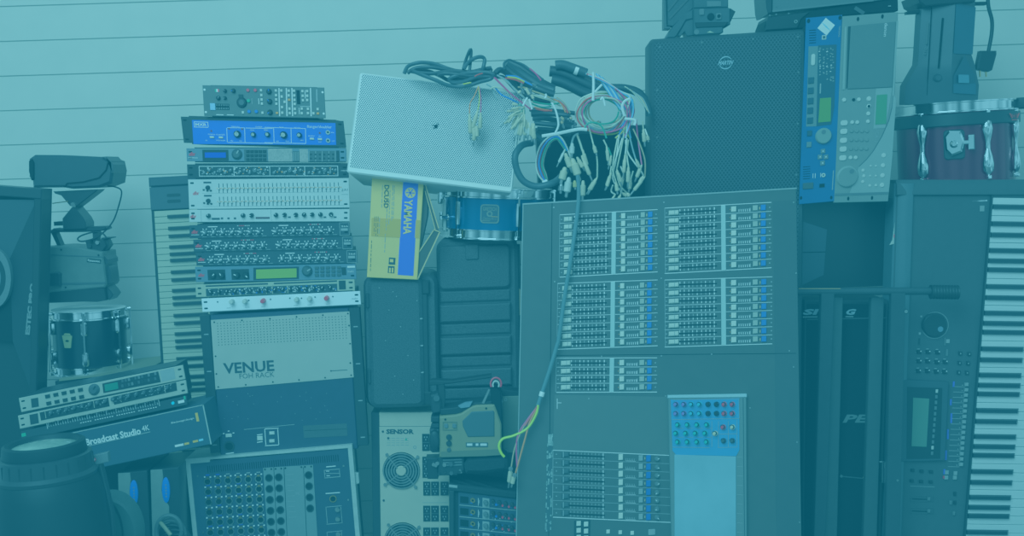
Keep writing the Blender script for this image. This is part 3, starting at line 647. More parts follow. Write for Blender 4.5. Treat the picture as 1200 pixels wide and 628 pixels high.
def left_units():
    q = zm(20, 420, 5.714)
    sv = mat('warm silver panel', (178, 172, 150), .4, .1, var=.06, scale=30)
    t, fr = unit('effects_processor', 'silver rack unit with round jog wheel and small green screen, topmost of the tilted pile', q(10, 265), q(1112, 42), q(30, 368), q(1122, 135), -.13, sv, depth=70)
    M = MB(fr); M.prism([q(570, 168), q(945, 86), q(962, 158), q(578, 232)], 0, .4, K); M.prism([q(92, 270), q(140, 262), q(146, 322), q(98, 330)], 0, .4, KS); M.prism([q(955, 84), q(1048, 60), q(1062, 135), q(970, 156)], 0, .3, G3)
    for k in range(22): M.box(*q(705 + (k % 11) * 22, 150 - (k % 11) * 4.9 + (k // 11) * 34), 2.4, 3.4, .3, .8, R_.choice([G1, KS, G2]))
    M.build('front_markings', t)
    for r in range(2):
        for c in range(5): button(fr, t, *q(202 + c * 55 + r * 8, 254 - c * 10.8 + r * 47), 5.6, 4, K)
    knob(fr, t, *q(508, 213), 7, 4, G1, K, 'jog_wheel', 40)
    MB(fr).prism([q(585, 176), q(672, 158), q(678, 202), q(590, 220)], .3, .9, mat('dark green screen', (30, 110, 80), .2)).build('screen', t)
    t, fr = unit('dynamics_unit', 'silver rack unit with long black control strip, second in the tilted pile', q(5, 382), q(1130, 142), q(20, 476), q(1140, 233), -.13, sv, depth=70)
    M = MB(fr); M.prism([q(150, 362), q(610, 262), q(620, 320), q(160, 416)], 0, .4, K); M.prism([q(640, 256), q(1065, 160), q(1072, 215), q(650, 310)], 0, .4, K); M.prism([q(82, 378), q(138, 366), q(146, 432), q(90, 444)], 0, .4, KS)
    for x in (185, 510, 690, 985): M.line(*q(x, 355 - (x - 150) * .215), *q(x + 8, 408 - (x - 150) * .215), .5, .3, .8, sv)
    for k in range(90):
        x = R_.uniform(195, 1055); M.box(*q(x, 398 - (x - 150) * .215 + R_.uniform(-38, 6) ), R_.uniform(.5, 1.5), .8, .3, .6, R_.choice([PG, PG, G2]))
    M.build('front_markings', t)
    for k in range(16): x = 220 + k * 52; knob(fr, t, *q(x, 382 - (x - 150) * .217), 2.6, 4, G1, PG)
    t, fr = unit('graphic_equalizer', 'black rack equalizer with dense rows of sliders lying on the studio box', q(25, 488), q(1130, 250), q(34, 552), q(1142, 308), -.125, mat('black eq panel', (34, 38, 42), .5), depth=70, slots=False)
    M = MB(fr); M.cyl(*q(1043, 299), 1.8, 0, .6, mat('teal lamp', (0, 190, 220), .4, emit=.3), seg=10); M.rect(*q(1078, 280), *q(1120, 298), 0, .4, PW); M.rect(*q(1116, 252), *q(1128, 275), 0, .4, GRN); M.rect(*q(30, 500), *q(58, 522), 0, .4, GRN)
    for k in range(46):
        x = 205 + k * 16.2; M.line(*q(x, 448 - (x - 30) * .205 + 12), *q(x + 8, 482 - (x - 30) * .205 + 12), 1.0, 0, .25, PG)
        if k % 9 and k > 12: M.box(*q(x + 12, 512 - (x - 30) * .209), 1.5, .8, 0, .3, PW)
    for x in (195, 945): M.line(*q(x, 455 - (x - 30) * .205), *q(x + 10, 505 - (x - 30) * .205), .4, 0, .3, PW)
    M.build('front_markings', t)
    for k in range(46): x = 209 + k * 16.2; MB(fr).box(*q(x, 474 - (x - 30) * .205 + R_.uniform(-5, 5)), 1.3, 2.4, 0, 2.2, K if k % 4 else G2).build('slider_cap', t)
    # carton
    cm = mat('slate blue carton', (42, 54, 72), .6, var=.04, scale=8)
    fr = Fr((52, 514), (238.5, 474), (62, 560), -.13); Wd = fr.W_; H = fr.L(245, 521)[1]; fr.H_ = H
    t = thing('product_box', 'slate blue carton lettered Broadcast Studio 4K leaning under the tilted rack units', 'box', fr.W(Wd / 2, H, -30))
    M = MB(fr, False); M.poly([(0, 0), (Wd, 0), (Wd, H), (0, H)], -75, 0, cm, .8); M.build('carton', t)
    N = MB(fr, False); em = mat('pale carton edge', (170, 170, 160), .6); N.poly([(Wd - 1.2, 0), (Wd, 0), (Wd, H), (Wd - 1.2, H)], -.5, .4, em); N.poly([(0, 0), (Wd, 0), (Wd, .6), (0, .6)], -.5, .4, em); N.build('carton_edge', t)
    M = MB(fr); M.text('Broadcast Studio', 132.5, 511.5, 8.2, .5, PW, 66, rot=0, bold=.03); M.text('4K', 170.5, 501.5, 6.2, .5, PW, 8.6)
    M.line(104, 522.5, 176, 506, .7, 0, .5, PG); M.build('lettering', t)
    M = MB(fr); M.text('Blackmagicdesign', 214, 493, 2.6, .5, PW, 27); M.prism([(228.5, 484), (231.5, 483.5), (233.5, 493.5), (230.5, 494)], 0, .6, mat('amber print', (235, 170, 40), .6)); M.build('maker_mark', t)
    M = MB(fr); am = mat('amber print')
    M.line(205, 522.8, 215, 520.7, 2.4, 0, .5, PW); M.line(216, 520.4, 221.5, 519.2, 2.4, 0, .5, am); M.line(226, 517.7, 232, 516.4, 2.4, 0, .5, am); M.line(233, 516.1, 238, 515, 2.2, 0, .5, mat('pale blue print', (140, 200, 230), .6)); M.build('footer_mark', t)
left_units()

def oval_cases():
    p = zm(120, 540, 7.136)
    gm = mat('grey end strip', (112, 114, 104), .6, var=.08, scale=40)
    om = mat('royal blue badge', (10, 95, 225), .4)
    for n, (tl, tr, gx, ov, lab) in enumerate((((128, 105), (372, 82), 230, (262, 268, 34, 106), 'black case with grey strip and blue oval badge, left one beside the stage light'), ((400, 78), (635, 55), 500, (530, 246, 33, 108), 'black case with grey strip and blue oval badge, right one beside the rack case'))):
        fr = Fr(p(*tl), p(*tr), p(tl[0] + 25, 620), -.1); Wd = fr.W_; H = to_floor(fr); fr.H_ = H
        t = thing('instrument_case', lab, 'case', fr.W(Wd / 2, H, -40))
        M = MB(fr, False); M.poly([(0, 0), (Wd, 0), (Wd, H), (0, H)], -80, 0, KS, 1); M.build('case_body', t)
        x0 = fr.L(*p(gx, 100))[0]; M = MB(fr); 
        dx = gx - 230
        pts = [p(tl[0] + 2, tl[1]), p(gx, tl[1] - 5), p(gx + 8, 160 - n * 22), p(ov[0] - 32, ov[1] - 40), p(ov[0] - 36, ov[1]), p(ov[0] - 22, ov[1] + 60), p(ov[0] + 10, ov[1] + 108), p(ov[0] + 26, ov[1] + 135), p(ov[0] + 30, ov[1] + 400), p(tl[0] + 18, 640)]
        M.prism(pts, 0, 1.2, gm, .4); M.build('end_strip', t)
        M = MB(fr); M.cyl(*p(ov[0], ov[1]), ov[2] / 7.136, 0, 2, om, ry=ov[3] / 7.136, seg=28, b=.5)
        for k in range(5): M.line(*p(ov[0] - 2 + k, ov[1] - 50 + k * 24), *p(ov[0] + 2 + k, ov[1] - 38 + k * 24), 1.6, 1.9, 2.2, mat('dim blue print', (110, 110, 130), .6))
        M.build('badge', t)
    Yc = -.28; t = thing('cable_coil', 'dark coil of thick cable on the floor in front of the oval-badged cases', 'cable', at(198, 640, Yc))
    M = MB(); gmm = mat('dusty black rubber', (64, 68, 66), .6, var=.2)
    for k in range(5):
        cx, cy, rx, ry = 198 + k * 2, 622 + k * 4, 15 + k * 1.6, 18 - k * 1.5
        M.cable([(cx + rx * math.cos(a), cy + ry * math.sin(a), Yc + k * .012) for a in [2 * math.pi * i / 12 for i in range(13)]], 2.6, gmm if k < 2 else K, 8)
    M.cable([(212, 626, Yc), (222, 640, Yc), (225, 680, Yc), (222, 720, Yc)], 2.4, K, 8); p = at(222, 720, Yc); M.sweep([p, Vector((p.x, p.y, .2)), Vector((p.x, p.y - .02, .008)), Vector((p.x + .1, p.y - .1, .007))], .007, K, 8)
    M.build('cable', t)
    M = MB(); M.cable([(188, 612, Yc), (193, 618, Yc - .02), (200, 627, Yc - .03)], 2.2, mat('dusty tan', (130, 120, 80), .6), 8); M.build('plug', t)
oval_cases()

def stage_light():
    Y = -.55; top, bot = (51.5, 521), (64, 648)
    Ct, Cb = at(*top, Y), at(*bot, Y); s = sc_at(Ct); U = Ct - Cb; Hh = U.length / s; U.normalize()
    t = thing('stage_light', 'large black barrel stage light pointing upward at the bottom left corner', 'stage light', Cb - U * 40 * s)
    bm = mat('black cast housing', (15, 15, 17), .55, spec=.25, var=.12, scale=30)
    M = MB(); M.lathe(Cb, U, s, [(66, -60), (66, -10), (62, Hh - 62), (57, Hh - 42), (54, Hh - 36)], bm, 48); M.build('housing', t)
    M = MB(); M.lathe(Cb, U, s, [(56, Hh - 38), (57, Hh - 34), (53, Hh - 30), (52, Hh - 12), (50, Hh - 11)], KS, 48)
    for k in range(24):
        a = 2 * math.pi * (k + .3) / 24; d = (Vector((1, 0, 0)) * math.cos(a) + Vector((0, 1, 0)) * math.sin(a)); d = (d - U * d.dot(U)).normalized(); q = Cb + (d * 52.3 + U * (Hh - 29)) * s
        M.sweep([q, q + U * 14 * s], 1.0 * s, K, 6, 0)
    M.build('focus_collar', t)
    M = MB(); M.lathe(Cb, U, s, [(47, Hh - 12), (47.5, Hh - 10), (46, Hh + 2), (43, Hh + 4), (39, Hh + 3), (36, Hh - 1)], bm, 48, (0, 0)); M.build('front_ring', t)
    M = MB(); M.lathe(Cb, U, s, [(38, Hh - 2), (34, Hh - 1), (24, Hh + 1.5), (10, Hh + 3.2), (1, Hh + 3.6)], mat('lens glass', (150, 160, 140), .1, 0, var=.35, scale=25), 48); M.build('lens', t)
    M = MB(); f0 = Cb - U * 55 * s; M.raw([Vector((f0.x + a * .16, f0.y + b * .14, zz)) for zz in (.002, f0.z + .03) for a, b in ((-1, -1), (1, -1), (1, 1), (-1, 1))], [[0, 1, 2, 3], [4, 7, 6, 5], [0, 4, 5, 1], [1, 5, 6, 2], [2, 6, 7, 3], [3, 7, 4, 0]], KS); M.build('base', t)
    fr = Fr((105, 533), (127, 530), (106, 640), Y + .05)
    M = MB(fr); M.prism([(106, 535), (126, 530), (127, 541), (108, 546)], -8, 0, G2, .6); M.cyl(110, 539, 2.2, 0, 1.4, RED, seg=10); M.cyl(110, 539, 1.3, 1.4, 1.9, W1, seg=8); M.build('clamp', t)
    M = MB(fr); M.prism([(106, 547), (118, 545), (131, 600), (135, 660), (118, 660), (113, 600)], -10, 0, KS, 1); M.build('yoke_arm', t)
    fr = Fr((128, 580), (150, 578), (128, 640), Y + .18)
    M = MB(fr); M.cyl(122, 632, 42, -20, 0, mat('dark olive housing', (58, 66, 62), .6, var=.08), 38, 40, 54, b=2); M.ring(112, 632, 33, 31, 0, 1.2, K, 40, 52); M.build('pan_knob', t)
stage_light()

def left_keyboard():
    fr = Fr((174.6, 208), (258, 203.5), (188.5, 428), .28); Wd = 84; H = to_floor(fr); fr.H_ = H
    t = thing('keyboard', 'grey-black keyboard standing on end behind the rack stack, left of it', 'keyboard', fr.W(Wd / 2, H, -15))
    bm = mat('keyboard shell', (50, 54, 62), .5, var=.06, scale=30)
    M = MB(fr, False); M.poly([(0, 0), (Wd, 0), (Wd, H), (0, H)], -34, -4, bm, 1.5); M.poly([(0, 0), (Wd, 0), (Wd, 11), (0, 11)], -4, 3, bm, 1.5); M.poly([(0, 11.5), (Wd, 11.5), (Wd, 38.5), (0, 38.5)], -4, 1.5, mat('keyboard cheek', (58, 62, 70), .5), .8)
    M.poly([(0, 38.5), (3, 38.5), (3, H), (0, H)], -4, -1, KS); M.poly([(62, 38.5), (Wd, 38.5), (Wd, H), (62, H)], -4, 1, bm)
    for y in (22, 29): M.poly(rr(20, y - 1.8, 36, y + 1.8, 1.6), 1.2, 1.9, KS); 
    M.build('body', t)
    make_keys(fr, t, 39.5, 7.38, 3.4, 62, (18.5, 60), 49, mat('shaded white key', (190, 184, 152), .4))  # the keys stand in shade, which is put into their darker beige
def make_keys(fr, t, y0, pitch, x0, x1, bx, n, wm, right=False):
    blk = {0, 2, 3, 5, 6, 7, 9}    # boundaries below key k (from the top: G F E D C B A ...)
    km = mat('black key', (24, 26, 30), .35)
    for k in range(n):
        MB(fr, False).poly([(x0, y0 + k * pitch + .25), (x1, y0 + k * pitch + .25), (x1, y0 + (k + 1) * pitch - .25), (x0, y0 + (k + 1) * pitch - .25)], -8, 0, wm, .5).build('white_key', t)
    for k in range(n):
        if k % 7 in (0, 2, 3, 5, 6):
            y = y0 + (k + 1) * pitch + {0: .0, 2: -.12, 3: .12, 5: -.15, 6: .0}[k % 7] * pitch
            h = pitch * .29
            a, b = bx
            N = MB(fr, False); r0 = [(a, y - h, 0), (b, y - h, 0), (b, y + h, 0), (a, y + h, 0)]
            lo, hi = (a + 2.5, b) if not right else (a, b - 2.5)
            r1 = [(lo, y - h * .7, 3.4), (hi, y - h * .7, 3.4), (hi, y + h * .7, 3.4), (lo, y + h * .7, 3.4)]
            N.loft([r0, r1], km); N.build('black_key', t)
left_keyboard()
# ------------------------------------------------------------------ middle: white speaker, carton, drum, cases, power unit, camera
def white_speaker():
    fr = Fr((421.5, 84.5), (613, 108.5), (406.7, 197), -.0, -.07); Wd = fr.W_; H = fr.L(407, 197)[1]; fr.H_ = H; D = 92
    t = thing('loudspeaker', 'white perforated loudspeaker lying tilted across the carton and the blue drum', 'loudspeaker', fr.W(Wd / 2, H + 4, -D / 2))
    wm = mat('white speaker cabinet', (226, 226, 218), .45, var=.02, scale=20)
    M = MB(fr, False); M.loft([[(x, y, -D) for x, y in rr(8, 4, Wd - 8, H - 2, 3)], [(x, y, -2) for x, y in rr(0, 0, Wd, H + 5, 3)], [(x, y, 0) for x, y in rr(1.4, 1.4, Wd - 1.4, H + 3.6, 2.5)]], wm); M.build('cabinet', t)
    gm = mat('white perforated grille', (232, 233, 228), .5, holes=(2.55, 3.6, .88, (44, 48, 54)))
    M = MB(fr, False); M.poly(rr(3.2, 2, Wd - 3.2, H - 1.5, 1), -.6, .6, gm); M.build('grille', t)
    M = MB(fr); M.cyl(511, 148, 1.9, .5, 1.1, KD, seg=10, ry=2.4)
    for k in range(14): M.cyl(511 + R_.gauss(0, 2.4), 148 + R_.gauss(0, 2.6), .6, .5, 1, KD, seg=6)
    M.build('badge_hole', t)
white_speaker()

def carton():
    z = zm(410, 190, 3.926)
    fr = Fr(z(102, 65), z(340, 82), z(78, 530), -.02); H = fr.L(*z(78, 530))[1]; fr.H_ = H
    ym = mat('yellow cardboard', (246, 200, 84), .6, var=.03, scale=12); ki = mat('kraft inside', (150, 118, 80), .7)
    t = thing('carton', 'yellow and blue open-flapped carton standing on the black case', 'box', fr.W(30, H, -15))
    P = [z(102, 65), z(340, 82), z(310, 541), z(78, 530)]
    M = MB(fr); M.prism(P, -40, 0, ym, .6); M.build('carton_body', t)
    bl = mat('violet blue print', (72, 78, 232), .5)
    M = MB(fr); M.prism([z(245, 92), z(315, 95), z(292, 523), z(220, 518)], 0, .4, bl); M.build('blue_band', t)
    M = MB(fr); tm = mat('mustard tape', (222, 165, 22), .5); M.prism([z(100, 256), z(236, 262), z(232, 347), z(98, 340)], 0, .5, tm); M.prism([z(303, 265), z(324, 268), z(318, 350), z(298, 348)], 0, .5, tm); M.build('tape', t)
    M = MB(fr); M.ring(*z(278, 141), 6.2, 0.1, .4, .8, ym, 20)
    for k in range(3): a = math.radians(k * 60 + 5); M.line(*z(278 - 20 * math.cos(a), 141 - 20 * math.sin(a)), *z(278 + 20 * math.cos(a), 141 + 20 * math.sin(a)), 1.0, .8, 1.0, bl)
    M.text('YAMAHA', *z(267, 252), 9.5, .9, ym, 41, rot=89.5, bold=.03)
    M.build('lettering', t); M = MB(fr); M.text('DCU5D', *z(168, 158), 5.6, .7, PK, 27, rot=89, bold=.02); M.build('lettering', t)
    M = MB(fr)
    for x, y0, y1 in ((150, 105, 210), (198, 105, 270), (205, 108, 262), (186, 130, 290), (172, 330, 415), (110, 360, 500), (120, 250, 330), (128, 250, 340), (136, 250, 340), (143, 255, 330), (175, 215, 320)): 
        yy = y0
        while yy < y1: L_ = R_.uniform(8, 26); M.line(*z(x - (yy - 105) * .04, yy), *z(x - (yy + L_ - 105) * .04, min(yy + L_, y1)), .55, 0, .55, PG if x > 140 else PK); yy += L_ + 6
    for x, y in ((194, 455), (190, 494)): M.rect(*z(x - 15, y - 16), *z(x + 15, y + 16), 0, .5, PK)
    M.rect(*z(184, 446), *z(200, 460), .4, .7, ym); M.rect(*z(180, 486), *z(188, 508), .4, .7, ym); M.rect(*z(193, 486), *z(200, 508), .4, .7, ym); M.build('small_print', t)
    def flap(a, b, name, w0, w1):
        M = MB(fr, False); q = []
        (ax, ay), (bx, by) = a, b; d = Vector((bx - ax, by - ay)).normalized(); n = Vector((-d.y, d.x)) * 1.3
        M.raw([fr.W(p[0], p[1], w) for p, w in (((ax, ay), w0), ((bx, by), w1), ((bx, by), w1 - 40), ((ax, ay), w0 - 38))] + [fr.W(p[0] + n.x, p[1] + n.y, w) for p, w in (((ax, ay), w0), ((bx, by), w1), ((bx, by), w1 - 40), ((ax, ay), w0 - 38))],
              [[0, 1, 2, 3], [4, 7, 6, 5], [0, 4, 5, 1], [1, 5, 6, 2], [2, 6, 7, 3], [3, 7, 4, 0]], ki); M.build(name, t)
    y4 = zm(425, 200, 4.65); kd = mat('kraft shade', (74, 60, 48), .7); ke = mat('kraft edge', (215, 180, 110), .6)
    M = MB(fr); M.prism([y4(330, 60), y4(346, 80), y4(413, 312), y4(412, 326), y4(394, 322), y4(344, 140)], -6, -3, kd); M.line(*y4(338, 64), *y4(414, 314), 1.1, -4, -2, ke); M.line(*y4(340, 110), *y4(396, 322), .8, -4, -2.4, ke); M.build('flap', t)
    M = MB(fr); M.prism([y4(303, 452), y4(388, 322), y4(420, 334), y4(300, 590)], -6, -3, kd); M.line(*y4(420, 334), *y4(299, 592), 1.4, -4, -2, ke); M.line(*y4(388, 322), *y4(304, 448), 1.1, -4, -2, ke); M.line(*y4(386, 321), *y4(420, 334), 1.1, -4, -2, ke); M.build('flap', t)
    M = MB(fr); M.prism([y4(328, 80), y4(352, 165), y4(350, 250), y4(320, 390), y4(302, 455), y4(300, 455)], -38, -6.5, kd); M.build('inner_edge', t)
carton()

def blue_drum():
    t, rad, H, (Cb, U, s) = drum('tom_drum', 'metallic blue drum with chrome hoops standing on the ribbed black case', (583.5, 220), (582, 277.5), 66.5, .17, mat('metallic blue lacquer', (0, 84, 140), .25, .5), None, 11)
    for a in (-41, 21, 75): tube_lug(rad(a), t, H, 11, 'tube')
    f = rad(-7); M = MB(f, False); y = -H * .51
    bm = mat('grey badge', (120, 122, 110), .4, .3); dk = mat('badge dark', (45, 62, 80), .5)
    M.poly(rr(-10.5, y - 10.5, 10.5, y + 10.5, 3, 2), .2, 1.0, bm); M.poly(rr(-9.2, y - 9.2, 9.2, y + 9.2, 2.5, 2), .9, 1.3, dk)
    M.text('GRETSCH', 0, y - 5.5, 4.2, 1.5, bm, 15.5, bold=.02); M.ring(0, y, 3.4, 1.8, 1.2, 1.7, bm, 16); M.text('Catalina', -3, y + 5.2, 3.2, 1.5, bm, 9, shear=.2); M.line(-8.5, y + 7.8, .5, y + 7.8, .6, 1.2, 1.5, bm); M.line(2, y + 3, 9, y + 3, .7, 1.2, 1.5, BR); M.text('Birch', 5.2, y + 5.3, 2.2, 1.5, bm, 6)
    M.build('badge', t)
    # snare strainer on the left
    f = rad(-72); M = MB(f, False)
    M.poly(rr(-5, -H + 10, 5, -8, 2), 0, 4, CR, 1); M.poly(rr(-3, -H + 2, 3, -H + 20, 2), 4, 9, CR, 1); M.poly([(6, -H * .75), (9, -H * .75), (14, -8), (11, -6)], 2, 5, W2, .6); M.poly([(-2, -H * .5), (8, -H * .5), (8, -H * .4), (-2, -H * .4)], 4, 8, CR, .6); M.build('strainer', t)
    f = rad(-58); M = MB(f, False); M.cyl(0, -H * .4, 3.2, 0, 3, CR); M.cyl(0, -H * .4, 2, 3, 12, CR, seg=12); M.cyl(0, -H * .4, 3, 12, 14, CR, seg=12, b=.5); M.build('knob', t)
blue_drum()

def case_a():
    z = zm(410, 310, 3.49)
    fr = Fr((424, 323), (506, 321), (428, 482), .0); Wd = 84; H = 160; fr.H_ = H
    t = thing('equipment_case', 'rounded black moulded case under the yellow carton', 'case', fr.W(Wd / 2, H, -40))
    M = MB(fr)
    P = rr(0, 0, 87, 160, 13); M.px = False
    M.loft([[(x, y, -80) for x, y in shrink(P, 4)], [(x, y, -76) for x, y in P], [(x, y, -14) for x, y in P], [(x, y, -8) for x, y in shrink(P, 3)]], KT); M.build('case_shell', t)
    M = MB(fr, False); Q = rr(6, 4, 71, 158, 9)
    M.loft([[(x, y, -9) for x, y in Q], [(x, y, -4) for x, y in Q], [(x, y, 0) for x, y in shrink(Q, 5)]], KT)
    for x, y in ((20, 14), (36, 22), (44, 60), (31, 42), (52, 95), (26, 78), (36, 118), (58, 128), (45, 140), (40, 25), (64, 30)): M.cyl(x, y + R_.uniform(-4, 4), .6, -.5, .3, PG, seg=6)
    M.build('lid', t)
    M = MB(fr, False); M.poly([(70, 14), (76, 14), (76, 150), (70, 150)], -9, -2, KS, 1); M.poly([(70, 8), (79, 8), (79, 24), (70, 24)], -9, 0, K, 1.5); M.poly([(70, 140), (79, 140), (79, 156), (70, 156)], -9, 0, K, 1.5)
    for y in (52, 84, 116): M.poly([(67, y), (70, y), (70, y + 1.2), (67, y + 1.2)], -3, -.5, PG)
    M.build('hinge_rib', t)
    M = MB(fr, False)
    for y in (30, 120): M.poly(rr(3.5, y - 9, 8, y + 9, 2), -12, -1.5, KS, 1)
    M.build('latch', t)
def case_b():
    fr = Fr((510.5, 283), (606, 279.5), (514, 450), .06); Wd = 96; H = to_floor(fr); fr.H_ = H
    t = thing('instrument_case', 'tall black moulded case with raised cross ribs, under the blue drum', 'case', fr.W(Wd / 2, H, -40))
    M = MB(fr, False); P = rr(0, -2, Wd, H, 12); M.loft([[(x, y, -70) for x, y in shrink(P, 3)], [(x, y, -66) for x, y in P], [(x, y, -8) for x, y in P], [(x, y, -4) for x, y in shrink(P, 4)]], KT); M.build('case_shell', t)
    M = MB(fr, False)
    ys = [5, 58, 74, 97, 113, 136, 151, 174, 190, 213, 229, 252, H - 4]
    for k, (a, b) in enumerate(zip(ys, ys[1:])):
        hi = k % 2 == 0; Q = rr(3, a + .9, Wd - 9, b - .9, 6) if k == 0 else [(3, a + .9), (Wd - 9, a + .9), (Wd - 9, b - .9), (3, b - .9)]
        M.loft([[(x, y, -6) for x, y in Q], [(x, y, 2.0 if hi else -2.2) for x, y in shrink(Q, .6)], [(x, y, 3.2 if hi else -1.2) for x, y in shrink(Q, 2.2)]], KT)
    rl = M.build('ribbed_lid', t, angle=8)
    M = MB(fr); M.rrect(553, 295.5, 15.5, 17.5, 2, 2.5, 5.5, KT, 1); M.build('latch', rl)
    M = MB(fr, False); M.poly([(Wd - 1, 8), (Wd + 3, 8), (Wd + 3, 180), (Wd - 1, 180)], -26, -12, K, 1); M.poly([(Wd + 1, 60), (Wd + 6, 64), (Wd + 6, 90), (Wd + 1, 92)], -30, -10, mat('worn tan', (120, 100, 70), .7)); M.build('carrying_handle', t)
case_a(); case_b()

def power_unit():
    z = zm(435, 475, 4.11)
    cm = mat('putty enclosure', (200, 184, 152), .5, var=.05, scale=12)
    fr = Fr(z(38, 36), z(374, 36), z(46, 628), .04); Wd = fr.W_; H = to_floor(fr); fr.H_ = H
    t = thing('power_supply', 'putty-coloured power unit with two round fans and rows of black outlets', 'power unit', fr.W(Wd / 2, H, -50))
    M = MB(fr, False); M.poly([(0, 0), (Wd, 0), (Wd, H), (0, H)], -66, -1, cm, .8); M.poly([(0, 16.8), (Wd, 16.8), (Wd, H), (0, H)], -1, 0, cm, .5); M.poly([(0, 16.2), (Wd, 16.2), (Wd, 16.9), (0, 16.9)], -1, -.6, PK); M.build('enclosure', t)
    N = MB(fr, False); N.poly([(-9.5, 0), (0, 0), (0, H), (-9.5, H)], -66, -2, KS, .6); N.build('side_rail', t)
    M = MB(fr); M.text('SENSOR', *z(139, 126), 5.8, .4, PK, 32.5, bold=.05); M.build('lettering', t)
    M = MB(fr)
    for x, y in ((56, 126), (60, 458), (82, 158)): M.cyl(*z(x, y), 1.4, 0, .6, PK, seg=8)
    for k in range(4):
        for j in range(5): M.line(*z(76 + j * 22, 158 + k * 11), *z(92 + j * 22, 158 + k * 11), .4, 0, .3, PG)
    M.prism([z(168, 156), z(174, 168), z(162, 168)], 0, .3, GRN); M.ring(*z(210, 201), 2, 1.4, 0, .4, PG, 12); M.line(*z(247, 468), *z(370, 468), .4, 0, .3, PG)
    sm = mat('soot smudge', (150, 146, 126), .7, var=.1, scale=60); M.build('panel_markings', t)
    for cx, cy in ((145, 313), (152, 650), (158, 987)):
        x, y = fr.L(*z(cx, cy))
        M = MB(fr, False); M.cyl(x, y, 22, 0, .3, KD, seg=36)
        for k in range(7): a = k * 2 * math.pi / 7; M.poly([(x + 5 * math.cos(a), y + 5 * math.sin(a)), (x + 20 * math.cos(a), y + 20 * math.sin(a)), (x + 20 * math.cos(a + .55), y + 20 * math.sin(a + .55)), (x + 6 * math.cos(a + .9), y + 6 * math.sin(a + .9))], .3, .8, mat('dark fan blade', (40, 46, 50), .5))
        fa = M.build('fan', t)
        M = MB(fr, False)
        for r in (21.5, 18.4, 15.3, 12.2, 9.1): M.ring(x, y, r, r - 1.25, 1.4, 2.4, ST, 40)
        for k in range(4): a = math.radians(35 + 90 * k); M.line(x + 5 * math.cos(a), y + 5 * math.sin(a), x + 25.5 * math.cos(a + .25), y + 25.5 * math.sin(a + .25), 1.2, 1.6, 2.8, ST); M.cyl(x + 25.5 * math.cos(a + .25), y + 25.5 * math.sin(a + .25), 1.8, 0, 2.6, ST, seg=10)
        M.cyl(x, y, 6, 1.4, 2.8, cm, seg=20, b=.6); M.build('fan_guard', fa)
    def outlet(x0, y0, x1, y1, n):
        M = MB(fr); M.rect(*z(x0, y0), *z(x1, y1), 0, 1.2, K, .3); hh = (y1 - y0) / n
        for k in range(n):
            cy = y0 + hh * (k + .5); cx = (x0 + x1) / 2
            for dx, dy in ((-6, -5), (6, -5), (0, 7)): M.box(*z(cx + dx, cy + dy), .9, 1.6, 1.1, 1.3, PG)
            M.line(*z(x0 + 2, y0 + hh * k), *z(x1 - 2, y0 + hh * k), .35, 1.1, 1.3, G2)
        M.build('power_outlet', t)
    outlet(245, 137, 280, 220, 2); outlet(246, 247, 282, 350, 3)
    for ya, yb in ((367, 435), (483, 560), (588, 665)):
        for xa, xb in ((250, 285), (288, 326), (333, 372)): outlet(xa, ya, xb, yb, 2)
power_unit()

